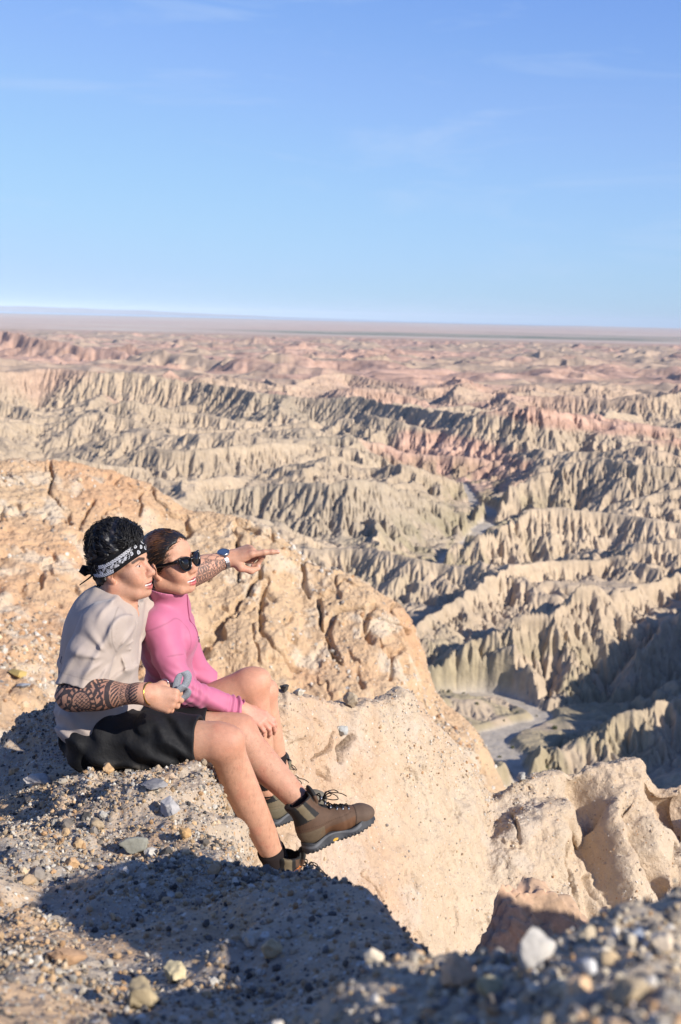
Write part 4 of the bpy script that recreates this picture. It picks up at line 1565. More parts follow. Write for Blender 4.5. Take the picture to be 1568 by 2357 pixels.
def tattoo_far(V, C):
    """darker flower ground with a pale face patch on top, thin diamonds below"""
    L_ = np.linalg.norm(m_wrF - m_elF)
    t, ph, rr = arm_uv(V, m_elF, m_wrF, (0, -0.85, 0.5))
    u, v = t * 1000, ph * 38
    zone = (rr < 0.075) & (u > -20) & (u < L_ * 1000 - 22)
    ink = np.zeros(len(V))
    top = v > 2 + 6 * np.sin(u * 0.05)
    fl = 0.5 + 0.5 * np.cos(6 * np.arctan2(((v + 4) % 22) - 11, ((u + 3) % 22) - 11))
    ink[top] = 0.75
    ink[top & (fl > 0.82)] = 0.12
    patch = np.hypot((u - L_ * 1000 + 72) / 24, (v - 18) / 12) < 1 + 0.3 * np.sin(u * 0.3)
    ink[patch & top] = 0.08
    ink[patch & top & (fbm3(V * 160, 2, 602) > 0.56)] = 0.8
    low = ~top
    d1 = np.abs(((u * 0.6 + v * 1.2) % 30) - 15)
    d2 = np.abs(((u * 0.6 - v * 1.2 + 9) % 30) - 15)
    ink[low & ((d1 < 1.6) | (d2 < 1.6))] = 0.7
    ink[low & (((u // 24) % 2) == 1) & (d1 < 6) & (d2 < 6)] = 0.6
    return lerp(C, INK, np.where(zone, ink, 0))


def paint_man(V, C, F):
    C[:] = SKIN_M
    n1 = fbm3(V * 18, 4, 611)
    C[:] = lerp(C, S(190, 134, 104), sst(0.5, 0.75, n1) * 0.35)
    mot = fbm3(V * 55, 4, 613)
    C[:] = C * (1 + 0.22 * (mot - 0.5))[:, None]
    C[:] = lerp(C, S(206, 126, 104), sst(0.55, 0.75, fbm3(V * 30, 3, 614)) * 0.28)
    for kn in (m_kneN, m_kneF):
        dk = np.linalg.norm(V - kn, axis=1)
        C[:] = lerp(C, S(192, 120, 96), sst(0.09, 0.03, dk) * 0.55)
    # body hair on the shins
    leg = (V[:, 2] < m_kneN[2] - 0.03) & (V[:, 0] > m_kneN[0] - 0.05)
    hair = fbm3(V * np.array([260, 260, 60]), 2, 612)
    C[:] = lerp(C, S(120, 84, 64), leg * sst(0.55, 0.9, hair) * 0.3)
    C[:] = tattoo_near(V, C)
    C[:] = tattoo_far(V, C)
    face_paint(C, V, mH, SKIN_M, S(190, 106, 98))
    q = mH.loc(V)
    # beard shadow
    bs = sst(-0.045, -0.065, q[:, 2]) * (q[:, 0] > 0.0) * (q[:, 2] > -0.125) * (np.abs(q[:, 1]) < 0.07)
    C[:] = lerp(C, C * np.array([0.86, 0.84, 0.84]), bs * 0.55)
    # scalp under the hair
    sc = (q[:, 2] > 0.05) & (q[:, 0] < 0.075) | ((q[:, 2] > -0.03) & (q[:, 0] < -0.045))
    C[sc] = S(30, 24, 22)
    for p, d in tipsF:
        w = np.linalg.norm(V - (p + d * 0.004 + np.array([0, -0.002, 0.006])), axis=1)
        C[:] = lerp(C, S(226, 168, 156), sst(0.009, 0.006, w) * 0.7)
    mole = [(0.060, -0.055, -0.03), (0.07, -0.05, -0.018), (0.045, -0.058, -0.045)]
    for m_ in mole:
        C[:] = lerp(C, S(120, 74, 56), sst(0.0042, 0.002, np.linalg.norm(q - np.array(m_), axis=1)) * 0.7)
    return C


lo = np.array([-1.0, 3.5, -1.95])
hi = np.array([0.1, 4.75, -0.5])
adopt(solid_obj('body', b, lo, hi, 0.0024, M_skin, None, paint_man), MAN)

# ------------------------------------------------------------------ tee shirt
TEE = S(182, 167, 155)
t = Solid()
t.ell(mp(230, 1480, 4.0), (0.122, 0.165, 0.180), None, 0.03)
t.ell(mp(226, 1580, 4.0), (0.124, 0.152, 0.165), None, 0.06)
t.ell(mp(226, 1662, 4.0), (0.134, 0.174, 0.120), None, 0.06)
t.cap(m_nb + np.array([0, 0, -0.02]), m_shN + np.array([0.01, -0.01, -0.005]), 0.078, 0.076, 0.05)
t.cap(m_nb + np.array([0, 0, -0.02]), m_shF + np.array([0.01, 0.01, -0.005]), 0.078, 0.076, 0.05)
slN = m_elN + (m_shN - m_elN) * 0.17
sl_n = unit(unit(m_elN - m_shN) * 0.95 + np.array([0.06, 0.0, -0.30]))
t.chain([m_shN + np.array([0.005, -0.005, 0]), m_shN + (slN - m_shN) * 0.5 + np.array([0.0, -0.008, 0]), slN + np.array([0.012, -0.006, -0.02]), slN + np.array([0.012, -0.006, -0.02]) + (m_elN - m_shN) * 0.5], [0.076, 0.069, 0.0655, 0.067], 0.016, cut=[(slN, sl_n)])
slF = m_shF + (m_elF - m_shF) * 0.8
t.cap(m_shF, slF, 0.080, 0.078, 0.035)


def tee_folds(p, d):
    sl = sst(0.16, 0.05, np.abs((p - A3(m_shN)) @ A3(unit(np.cross(m_elN - m_shN, [0, 1, 0])))))
    w = fbm3(p * np.array([3.0, 3.0, 3.0], np.float32), 3, 621)
    # diagonal drapes from the shoulder towards the elbow and the waist
    a = p[..., 0] * 0.80 + p[..., 2] * -0.50 + (w - 0.5) * 0.16
    r1 = (np.sin(a * 92) * 0.5 + 0.5) ** 3 + 0.5 * (np.sin(a * 41 + 1.3) * 0.5 + 0.5) ** 2
    f = 0.0135 * r1 * sst(-1.24, -1.12, p[..., 2]) * sst(0.36, 0.56, fbm3(p * np.array([5, 5, 4], np.float32), 3, 622))
    # soft crumples at the waist
    z = p[..., 2]
    bz = sst(-1.14, -1.24, z)
    f = f + bz * 0.016 * (np.sin(z * 120 + p[..., 0] * 30 + (w - 0.5) * 22) * 0.5 + 0.5) * sst(0.35, 0.6, fbm3(p * 7, 3, 623))
    # short creases that fan out of the armpit
    q = p - A3(m_shN + np.array([0.045, 0.0, -0.075]))
    rr = np.sqrt(q[..., 0] ** 2 + q[..., 2] ** 2)
    th = np.arctan2(q[..., 2], q[..., 0])
    f = f + 0.008 * (np.sin(th * 9 + (w - 0.5) * 4) * 0.5 + 0.5) ** 2 * sst(0.02, 0.05, rr) * sst(0.16, 0.07, rr) * (p[..., 1] < m_shN[1] + 0.08)
    f = f + (fbm3(p * np.array([11, 11, 9], np.float32), 3, 624) - 0.5) * 0.014
    return d - f + 0.004


hem_o = mp(200, 1694, 4.0)
hem_n = unit(np.array([-0.34, 0, -0.94]))
sle_ax = unit(m_elN - m_shN)


def tee_cuts(p, d):
    d = tee_folds(p, d)
    d = np.maximum(d, -(d + 0.0090))                        # a skin of cloth, hollow inside
    w = (fbm3(p * 9, 2, 625) - 0.5) * 0.02
    d = np.maximum(d, (p - A3(hem_o)) @ A3(hem_n) + w)
    so = np.array([0.010, -0.006, 0])
    inn = f_cap(m_shN + (slN - m_shN) * 0.55 + so, slN + (slN - m_shN) * 0.10 + so, 0.050, 0.058)[0](p)
    d = np.maximum(d, -inn)
    d = np.maximum(d, np.where((p[..., 1] > m_shF[1]) & (p[..., 2] > m_shF[2] - 0.1), (p - A3(slF)) @ A3(unit(m_elF - m_shF)), -1))
    # neck opening
    nk = f_cap(mH.w(-0.04, 0, -0.02), m_nb + np.array([0.016, 0, -0.004]), 0.057, 0.068)[0](p)
    d = np.maximum(d, -nk)
    return d


t.func(tee_cuts)


def paint_tee(V, C, F):
    C[:] = TEE
    # darker seams: shoulder and armhole, sleeve hem, bottom hem
    sea = np.abs((V - slN) @ sl_n + 0.022)
    near = (V[:, 1] < m_shN[1] + 0.03) & (V[:, 0] < slN[0] + 0.13)
    C[:] = lerp(C, TEE * 0.72, near * sst(0.0024, 0.0010, sea) * 0.6)
    arm = np.abs(V[:, 0] - (m_shN[0] + 0.048 + 0.25 * (m_shN[2] - V[:, 2]) ** 2 * 4)) 
    C[:] = lerp(C, TEE * 0.66, (V[:, 1] < m_shN[1] + 0.01) * (V[:, 2] > m_shN[2] - 0.12) * sst(0.0026, 0.0012, arm) * 0.7)
    hs = np.abs((V - hem_o) @ hem_n + 0.022)
    C[:] = lerp(C, TEE * 0.74, sst(0.0024, 0.001, hs) * 0.6)
    # dark print on the back
    q = V - mp(150, 1520, 4.0)
    pr = (V[:, 0] < mp(160, 1520, 4.0)[0]) & (np.abs(q[:, 1]) < 0.11) & (np.abs(q[:, 2]) < 0.05)
    glyph = (np.sin(q[:, 1] * 210) > -0.2) & (np.sin(q[:, 1] * 420 + q[:, 2] * 160) > -0.3) & (np.abs(np.abs(q[:, 2]) - 0.024) < 0.012)
    C[pr & glyph] = S(32, 38, 60)
    return C


adopt(solid_obj('tee_shirt', t, lo, hi, 0.0030, M_tee, None, paint_tee, 2), MAN)

# ------------------------------------------------------------------ shorts
s = Solid()
s.ell(mp(238, 1692, 4.0), (0.130, 0.185, 0.098), None, 0.03)
s.ell(mp(230, 1645, 4.0), (0.096, 0.138, 0.070), None, 0.05)
hmN, hmF = m_hipN + (m_kneN - m_hipN) * 0.80, m_hipF + (m_kneF - m_hipF) * 0.78
axN, axF = unit(m_kneN - m_hipN), unit(m_kneF - m_hipF)
s.chain([m_hipN + np.array([-0.02, 0, 0.0]), m_hipN + axN * 0.17, hmN + axN * 0.10], [0.098, 0.090, 0.076], 0.04, cut=[(hmN, unit(axN + np.array([0.0, 0, -0.02])))])
s.chain([m_hipF + np.array([-0.02, 0, 0.0]), m_hipF + axF * 0.17, hmF + axF * 0.10], [0.098, 0.090, 0.076], 0.015, cut=[(hmF, axF)])


def short_folds(p, d):
    w = fbm3(p * 5, 3, 631)
    x = p[..., 0]
    f = 0.007 * np.sin(p[..., 2] * 60 + x * 42 + (w - 0.5) * 18) * sst(0.40, 0.62, fbm3(p * 4 + 3, 3, 632))
    f = f + 0.006 * np.sin(x * 70 + (w - 0.5) * 20) * sst(m_hipN[0] + 0.10, m_hipN[0], x)
    f = (f + (fbm3(p * 14, 3, 633) - 0.5) * 0.008) * sst(hmN[0] + 0.005, hmN[0] - 0.06, x)
    d = d - f
    inner = np.minimum(f_cap(m_hipN + axN * 0.12, hmN + axN * 0.1, 0.074, 0.067)[0](p), f_cap(m_hipF + axF * 0.12, hmF + axF * 0.1, 0.074, 0.067)[0](p))
    d = np.maximum(d, -inner)                                # open legs
    d = np.maximum(d, (m_hipN[2] - 0.092) - p[..., 2])       # flattened where they rest on the rock
    return d


s.func(short_folds)


def paint_short(V, C, F):
    C[:] = S(19, 19, 21)
    dust = sst(0.62, 0.72, fbm3(V * 26, 4, 641)) * sst(m_hipN[2] - 0.02, m_hipN[2] - 0.075, V[:, 2])
    C[:] = lerp(C, S(120, 112, 100), dust * 0.55)
    for off in (0.018, 0.17):
        sm = np.abs((V - hmN) @ axN + off)
        C[:] = lerp(C, S(14, 14, 16), sst(0.003, 0.001, sm))
    return C


adopt(solid_obj('shorts', s, lo, hi, 0.0032, M_short, None, paint_short, 2), MAN)

# ------------------------------------------------------------------ hair
hr = Solid()


def he(c, r, k=0.02, op='u'):
    hr.ell(mH.w(*c), np.array(r) * mH.s, mH.M, k, op=op)


he((-0.008, 0, 0.074), (0.106, 0.088, 0.106))
he((0.030, 0, 0.090), (0.064, 0.070, 0.062), 0.03)
he((-0.072, 0, 0.020), (0.028, 0.058, 0.056), 0.03)
he((-0.062, 0, -0.030), (0.040, 0.052, 0.040), 0.03)


def hair_lumps(p, d):
    q = ((p - A3(mH.c)) @ A3(mH.M)) / mH.s
    a = np.arctan2(q[..., 1], q[..., 0] + 0.02)
    w = fbm3(q * 30, 3, 651)
    st = np.sin(a * 17 + q[..., 2] * 95 + (w - 0.5) * 9)
    f = 0.0026 * st * (0.5 + w) + (fbm3(q * np.array([40, 40, 40], np.float32), 3, 652) - 0.5) * 0.012
    d = d - f
    # hairline: nothing in the face, nothing over the ears
    face = q[..., 0] - 0.080 - 0.0 * q[..., 2]
    low = np.maximum(-(q[..., 2] - (0.050 + 0.45 * np.clip(q[..., 0], -0.02, 0.1))), -0.022 - q[..., 0])
    side = np.minimum(low, 1.0)
    d = np.maximum(d, np.minimum(side, q[..., 0] + 0.04))
    d = np.maximum(d, np.where(q[..., 2] < 0.09, face, face - 0.03))
    return np.maximum(d, -0.062 - q[..., 2])


hr.func(hair_lumps)


def paint_hair(V, C, F):
    C[:] = S(20, 18, 18)
    return lerp(C, S(44, 38, 36), sst(0.5, 0.75, fbm3(V * 90, 3, 653)))


hv, hf = hr.mesh(mH.c - 0.2, mH.c + 0.25, 0.0022)
hv = relax(hv, hf, 1)
hn = vert_normals(hv, hf)
hme = raw_mesh('hair', hv, hf, True, paint_hair(hv, np.zeros((len(hv), 3)), hf))
HAIRM = adopt(link('hair', hme, M_hair), MAN)
# loose locks combed back over it
pk = Parts()
cand = RNG.permutation(len(hv))
ql = mH.loc(hv)
nl = 0
for i in cand:
    if nl >= 5200:
        break
    if ql[i, 2] < -0.02 or (ql[i, 2] < 0.05 and ql[i, 0] > -0.03):
        continue
    nrm = unit(hv[i] - mH.w(-0.01, 0, 0.05))
    flow = np.array([-0.75, 0.0, 0.1]) if ql[i, 0] < 0.03 else np.array([0.55, -0.25, 0.35])
    if ql[i, 2] < 0.06:
        flow = np.array([-0.5, 0, -0.8])
    fl = mH.M @ (flow + RNG.normal(0, 0.16, 3) + 0.38 * np.array([math.sin(ql[i, 2] * 60), math.sin(ql[i, 0] * 50 + 1), math.sin(ql[i, 1] * 55)]))
    fl = unit(fl - np.dot(fl, nrm) * nrm)
    L_ = RNG.uniform(0.018, 0.042)
    p0 = hv[i] - nrm * 0.002
    lift = 0.0 if RNG.random() < 0.7 else RNG.uniform(0.002, 0.011)
    pts = [p0, p0 + fl * L_ * 0.35 + nrm * (0.0025 + lift * 0.6) - 6.0 * nrm * 0, p0 + fl * L_ * 0.7 + nrm * (0.0005 + lift - L_ * L_ * 2.0), p0 + fl * L_ + nrm * (lift * 0.9 - 0.003 - L_ * L_ * 5.0)]
    pk.add(tube(pts, [0.0010, 0.0014, 0.0010, 0.0002], 3))
    nl += 1
lk = pk.mesh('hair_locks', mat_flat('hair_lock', S(24, 22, 22), 0.5, 0.35), None)
adopt(lk, HAIRM)
# ================================================================== the woman
M_pink = mat_tint('pink_stretch', 0.62, 0.3, bump=[(1200, 0.12, 0.0006, 2)], var=[(40, 0.02, 3)], sheen=0.15)
SKIN_W = S(209, 157, 128)
WOM = empty('person', tuple(U(392, 1720, 4.38)))
tag(WOM, 'person in pink zip top and black sunglasses sitting with knees drawn up, sleek tied hair', 'person')
wH = Frame(mp(388, 1300, 4.20), (math.cos(R(13)) * math.cos(R(27)), -math.sin(R(27)), math.sin(R(13))), (-math.sin(R(13)), 0.0, math.cos(R(13))), 0.885)
w_hipN, w_hipF = mp(398, 1668, 4.31), mp(404, 1660, 4.49)
w_kneN, w_kneF = mp(582, 1569, 4.28), mp(600, 1592, 4.48)
w_ankN, w_ankF = mp(613, 1815, 4.34), mp(640, 1768, 4.52)
w_shN, w_elN, w_wrN = mp(364, 1440, 4.15), mp(414, 1584, 4.10), mp(556, 1634, 4.18)
w_shF, w_elF, w_wrF = mp(408, 1432, 4.42), mp(452, 1545, 4.47), mp(522, 1588, 4.50)
w_nb = mp(384, 1380, 4.26)

b = Solid()
b.ell(mp(388, 1480, 4.27), (0.085, 0.125, 0.13), None, 0.03)
b.ell(mp(392, 1590, 4.33), (0.085, 0.120, 0.13), None, 0.05)
b.ell(mp(396, 1660, 4.38), (0.105, 0.165, 0.085), None, 0.05)
b.cap(w_nb, w_shN, 0.045, 0.045, 0.04)
b.cap(w_nb, w_shF, 0.045, 0.045, 0.04)
b.chain([wH.w(-0.028, 0, -0.050), wH.w(-0.038, 0, -0.10), w_nb], [0.045, 0.044, 0.054], 0.03)
b.cap(wH.w(-0.02, -0.045, -0.06), w_nb + np.array([0.04, -0.01, -0.02]), 0.012, 0.010, 0.03)
add_head(b, wH, True)
for sh, el, wr in ((w_shN, w_elN, w_wrN), (w_shF, w_elF, w_wrF)):
    b.chain([sh, el], [0.045, 0.036], 0.03)
    b.cap(el, wr, 0.036, 0.024, 0.03)
    ax = unit(wr - el)
    Mx = Frame((0, 0, 0), ax, (0, -0.3, 1)).M
    b.ell(wr, (0.03, 0.025, 0.020), Mx, 0.02)
add_leg(b, w_hipN, w_kneN, w_ankN, True)
add_leg(b, w_hipF, w_kneF, w_ankF, True)
_, tipsW = add_hand(b, w_wrN, unit(np.array([0.84, 0.04, -0.40])), (-0.42, 0.55, -0.70), False, [(24, 26, 14), (26, 30, 16), (30, 32, 18), (34, 32, 18)],
                    [(0.045, 0.034, -0.012), (0.072, 0.040, -0.022), (0.096, 0.038, -0.030)], 0.90, 0.06, 0.021)
add_hand(b, w_wrF, unit(np.array([0.8, 0.0, -0.5])), (-0.2, -0.6, -0.6), True, [(30, 30, 20)] * 4,
         [(0.045, 0.034, -0.012), (0.072, 0.040, -0.022), (0.096, 0.038, -0.030)], 0.9, 0.05, 0.021)


def paint_woman(V, C, F):
    C[:] = SKIN_W
    C[:] = lerp(C, S(196, 142, 112), sst(0.5, 0.75, fbm3(V * 18, 4, 711)) * 0.3)
    C[:] = C * (1 + 0.18 * (fbm3(V * 55, 4, 713) - 0.5))[:, None]
    for kn in (w_kneN, w_kneF):
        C[:] = lerp(C, S(200, 132, 108), sst(0.09, 0.03, np.linalg.norm(V - kn, axis=1)) * 0.35)
    hd = np.linalg.norm(V - (w_wrN + np.array([0.08, 0, -0.03])), axis=1)
    C[:] = lerp(C, S(216, 148, 132), sst(0.10, 0.05, hd) * 0.5)
    face_paint(C, V, wH, SKIN_W, S(196, 100, 100), True, True)
    q = wH.loc(V)
    sc = (q[:, 0] < 0.62 * q[:, 2] + 0.012) & (q[:, 2] > -0.01)
    sc |= (q[:, 0] < -0.035) & (q[:, 2] > -0.07)
    C[sc & (np.abs(q[:, 1]) < 0.085) & (q[:, 2] < 0.2) & (q[:, 0] > -0.15) & ~((np.abs(q[:, 1]) > 0.068) & (q[:, 2] < 0.035))] = S(40, 30, 25)
    for m_ in [(0.055, -0.052, -0.045), (0.066, -0.048, -0.055), (0.05, -0.056, -0.03), (0.088, -0.03, 0.06), (0.06, -0.05, -0.062), (0.09, -0.02, 0.05)]:
        C[:] = lerp(C, S(166, 88, 72), sst(0.0040, 0.002, np.linalg.norm(q - np.array(m_), axis=1)) * 0.6)
    return C


wlo, whi = np.array([-0.82, 3.9, -2.0]), np.array([0.0, 4.85, -0.5])
adopt(solid_obj('body', b, wlo, whi, 0.0024, M_skin, None, paint_woman), WOM)

# ------------------------------------------------------------------ pink half-zip top
PINK = S(194, 108, 138)
t = Solid()
t.ell(mp(386, 1478, 4.27), (0.094, 0.138, 0.140), None, 0.03)
t.ell(mp(392, 1590, 4.33), (0.094, 0.130, 0.135), None, 0.05)
t.ell(mp(394, 1650, 4.37), (0.104, 0.160, 0.075), None, 0.05)
for y in (4.205, 4.325):
    t.ell(mp(423, 1468, y), (0.046, 0.052, 0.050), None, 0.04)
t.cap(w_nb + np.array([0, 0, -0.03]), w_shN, 0.060, 0.056, 0.04)
t.cap(w_nb + np.array([0, 0, -0.03]), w_shF, 0.060, 0.056, 0.04)
w_n0 = wH.w(-0.036, 0, -0.085)
w_na = unit(w_n0 - w_nb)
t.cap(w_nb - 0.03 * w_na, w_n0 + 0.02 * w_na, 0.075, 0.061, 0.025)
cN, cF = w_elN + (w_wrN - w_elN) * 0.97, w_elF + (w_wrF - w_elF) * 0.75
t.chain([w_shN, w_shN + (w_elN - w_shN) * 0.5, w_elN, cN], [0.056, 0.052, 0.046, 0.0335], 0.02)
t.chain([w_shF, w_elF, cF], [0.054, 0.045, 0.037], 0.02)


def pink_fold(p, d):
    w = fbm3(p * 6, 3, 721)
    ax = unit(w_wrN - w_elN)
    tt = (p - A3(w_elN)) @ A3(ax)
    L_ = float(np.linalg.norm(w_wrN - w_elN))
    near_f = sst(0.075, 0.055, np.sqrt((((p - A3(w_elN)) - tt[..., None] * A3(ax)) ** 2).sum(-1))) * (tt > 0.0)
    f = 0.0058 * near_f * sst(L_ * 0.62, L_ * 0.97, tt) * np.sin(tt * 310 + p[..., 2] * 60 + (w - 0.5) * 8)
    f = f + 0.0030 * near_f * sst(0.14, 0.02, tt) * np.sin(tt * 170 + p[..., 1] * 70 + (w - 0.5) * 10)
    arm = p - A3(w_elN)
    f = f + 0.0035 * np.exp(-((arm ** 2).sum(-1)) / 0.0035) * np.sin(p[..., 0] * 150 + p[..., 2] * 210 + (w - 0.5) * 8)
    f = f + (fbm3(p * 16, 3, 722) - 0.5) * 0.005
    # creases under the bust and at the armhole
    f = f + 0.0030 * np.sin(p[..., 2] * 120 + p[..., 0] * 70 + (w - 0.5) * 10) * sst(-1.08, -1.16, p[..., 2]) * sst(0.45, 0.6, w)
    d = d - f
    d = np.maximum(d, -(d + 0.0075))
    d = np.maximum(d, (p - A3(cN)) @ A3(ax))
    axf = unit(w_wrF - w_elF)
    d = np.maximum(d, np.where(((p - A3(w_elF)) ** 2).sum(-1) < 0.05, (p - A3(cF)) @ A3(axf), -1))
    up = unit(np.array([0.16, 0.0, 1.0]))
    d = np.maximum(d, (p - A3(w_n0 + np.array([0.0, 0, -0.006]))) @ A3(up))
    nk = f_cap(w_nb - 0.05 * w_na, w_n0 + 0.08 * w_na, 0.050, 0.0515)[0](p)
    d = np.maximum(d, -nk)
    d = np.maximum(d, (w_hipN[2] - 0.012) - p[..., 2] - 0.35 * (p[..., 0] - w_hipN[0]) * 0)
    return d


t.func(pink_fold)


def paint_pink(V, C, F):
    C[:] = PINK
    arc = np.abs(np.linalg.norm(V - (w_shN + np.array([0.022, 0, -0.055])), axis=1) - 0.088)
    C[:] = lerp(C, PINK * 0.62, (V[:, 1] < w_shN[1] + 0.03) * (V[:, 2] > w_shN[2] - 0.085) * sst(0.0024, 0.001, arc) * 0.6)
    return C


adopt(solid_obj('zip_top', t, wlo, whi, 0.0028, M_pink, None, paint_pink, 2), WOM)
TOPW = [o for o in WOM.children if o.name.startswith('zip_top')][0]

# zip: a thin groove line of tape and a pull, on the front of the chest
zp = []
tm = TOPW.data
nv = len(tm.vertices)
tv = np.empty(nv * 3, np.float32)
tm.vertices.foreach_get('co', tv)
tv = tv.reshape(-1, 3)
for k in range(14):
    z = w_nb[2] + 0.026 - k * 0.0115
    m_ = (np.abs(tv[:, 2] - z) < 0.004) & (np.abs(tv[:, 1] - (w_nb[1] - 0.026)) < 0.006)
    if m_.any():
        zp.append(tv[m_][tv[m_][:, 0].argmax()] + np.array([0.0008, -0.0006, 0]))
if len(zp) > 3:
    zo = Parts().add(tube(spline(zp, 40), 0.0022, 6)).mesh('zip', mat_flat('zip_tape', S(150, 62, 96), 0.6))
    adopt(zo, WOM)
    e_ = zp[-1]
    pl_ = Parts().add(tube([e_ + np.array([0.003, -0.002, 0.004]), e_ + np.array([0.005, -0.003, -0.004]), e_ + np.array([0.005, -0.003, -0.016])], [0.0024, 0.0028, 0.0022], 6))
    adopt(pl_.mesh('zip_pull', mat_flat('zip_metal', S(160, 150, 150), 0.35, 0.5, 0.8)), zo)

# shorts, dark, nearly hidden between the two
s = Solid()
s.ell(mp(396, 1662, 4.385), (0.115, 0.172, 0.088), None, 0.03)
for hp, kn in ((w_hipN, w_kneN), (w_hipF, w_kneF)):
    ax = unit(kn - hp)
    s.cap(hp, hp + ax * 0.14, 0.092, 0.084, 0.03, cut=[(hp + ax * 0.085, ax)])
adopt(solid_obj('shorts', s, wlo, whi, 0.0036, M_short, None, lambda V, C, F: np.tile(S(52, 30, 42), (len(V), 1))), WOM)

# ------------------------------------------------------------------ sleek hair
hw = Solid()


def we(c, r, k=0.02):
    hw.ell(wH.w(*c), np.array(r) * wH.s, wH.M, k)


we((-0.010, 0, 0.047), (0.107, 0.083, 0.094))
we((0.040, 0, 0.050), (0.060, 0.066, 0.060))
we((-0.070, 0, -0.005), (0.045, 0.060, 0.060))
hw.ell(wH.w(-0.125, 0.01, 0.015), np.array([0.042, 0.045, 0.042]) * wH.s, wH.M, 0.012)     # the bun


def sleek(p, d):
    q = ((p - A3(wH.c)) @ A3(wH.M)) / wH.s
    # strands run from the hairline back to the bun
    ang = np.arctan2(q[..., 2] - 0.012, np.abs(q[..., 1]) + 0.012)
    w = fbm3(q * 22, 3, 731)
    st = np.sin(ang * 41 + (w - 0.5) * 14) * 0.6 + np.sin(ang * 97 + 17 * w) * 0.4
    d = d - 0.0007 * st * (0.4 + w)
    line = q[..., 0] - (0.64 * q[..., 2] + 0.016 + 0.006 * (fbm3(q * 120, 2, 732) - 0.5)) - 0.012 * np.exp(-((np.abs(q[..., 1]) - 0.03) / 0.02) ** 2)
    # sideburn in front of the ear, then behind the ear
    low = np.where(q[..., 2] < -0.004, q[..., 0] + 0.034, line)
    side_free = np.where((np.abs(q[..., 1]) > 0.06) & (q[..., 2] < 0.026) & (q[..., 0] < 0.012), q[..., 0] + 0.034, -1)
    d = np.maximum(d, np.maximum(low, side_free))
    return np.maximum(d, -0.074 - q[..., 2])


hw.func(sleek)


def paint_sleek(V, C, F):
    q = wH.loc(V)
    ang = np.arctan2(q[:, 2] - 0.012, np.abs(q[:, 1]) + 0.012)
    C[:] = S(26, 21, 19)
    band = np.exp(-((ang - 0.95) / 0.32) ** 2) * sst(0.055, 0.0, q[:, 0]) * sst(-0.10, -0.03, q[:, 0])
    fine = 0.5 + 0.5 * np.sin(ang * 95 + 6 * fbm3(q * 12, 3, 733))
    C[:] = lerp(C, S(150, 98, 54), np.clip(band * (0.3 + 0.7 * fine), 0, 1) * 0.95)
    return lerp(C, S(60, 46, 36), 0.35 * sst(0.55, 0.9, 0.5 + 0.5 * np.sin(ang * 150 + 4 * fbm3(q * 15, 2, 734))))


hv, hf = hw.mesh(wH.c - 0.2, wH.c + 0.2, 0.0020)
hv = relax(hv, hf, 1)
hme = raw_mesh('hair', hv, hf, True, paint_sleek(hv, np.zeros((len(hv), 3)), hf))
HAIRW = adopt(link('hair', hme, M_hair), WOM)
# fine strands over the cap, from the hairline back to the bun
qh = wH.loc(hv)
front_ = np.flatnonzero((qh[:, 2] > 0.0) & (qh[:, 0] > 0.62 * qh[:, 2] - 0.035) & (np.abs(qh[:, 1]) < 0.09))
bun = np.array([-0.115, 0.0, 0.015])
fs, fs2 = Parts(), Parts()
for n_, i in enumerate(RNG.choice(front_, 620)):
    a = qh[i] + RNG.normal(0, 0.003, 3)
    pts = []
    for k in range(6):
        f_ = k / 5 * RNG.uniform(0.75, 1.0)
        p = a * (1 - f_) + bun * f_
        c = np.array([-0.010, 0, 0.047])
        e_ = (p - c) / np.array([0.107, 0.083, 0.094])
        p = c + (p - c) / (np.linalg.norm(e_) + 1e-6) * (1.005 + 0.010 * RNG.random()) if k else p
        pts.append(wH.w(*p))
    if n_ % 7 == 0:
        pts[0] = pts[0] + wH.M @ np.array([0.008, RNG.normal(0, 0.004), RNG.uniform(-0.002, 0.006)])
    (fs2 if n_ % 3 == 0 else fs).add(tube(pts, [0.0003, 0.0007, 0.0007, 0.0007, 0.0006, 0.0003], 3))
adopt(fs.mesh('hair_strands', mat_flat('black_strand', S(30, 24, 21), 0.45, 0.4)), HAIRW)
adopt(fs2.mesh('hair_strands', mat_flat('brown_strand', S(118, 76, 44), 0.45, 0.4)), HAIRW)

# ------------------------------------------------------------------ sunglasses
M_acet = mat_flat('black_acetate', S(14, 14, 15), 0.18, 0.5)
M_lens = mat_flat('dark_lens', S(22, 20, 19), 0.06, 0.6)


def lens_outline(sy, grow=0.0):
    pts = []
    for y, z in [(0.009, 0.012), (0.022, 0.0215), (0.042, 0.0245), (0.0635, 0.0265), (0.0655, 0.017), (0.061, -0.006), (0.050, -0.0215), (0.032, -0.0245), (0.017, -0.019), (0.010, -0.004)]:
        cy, cz = 0.036, 0.001
        k = 1 + grow / 0.026
        yy, zz = cy + (y - cy) * k, cz + (z - cz) * k
        pts.append((0.1065 - 1.9 * (yy - 0.01) ** 2 * 1.6 + 0.08 * zz * 0, sy * yy, zz))
    return pts


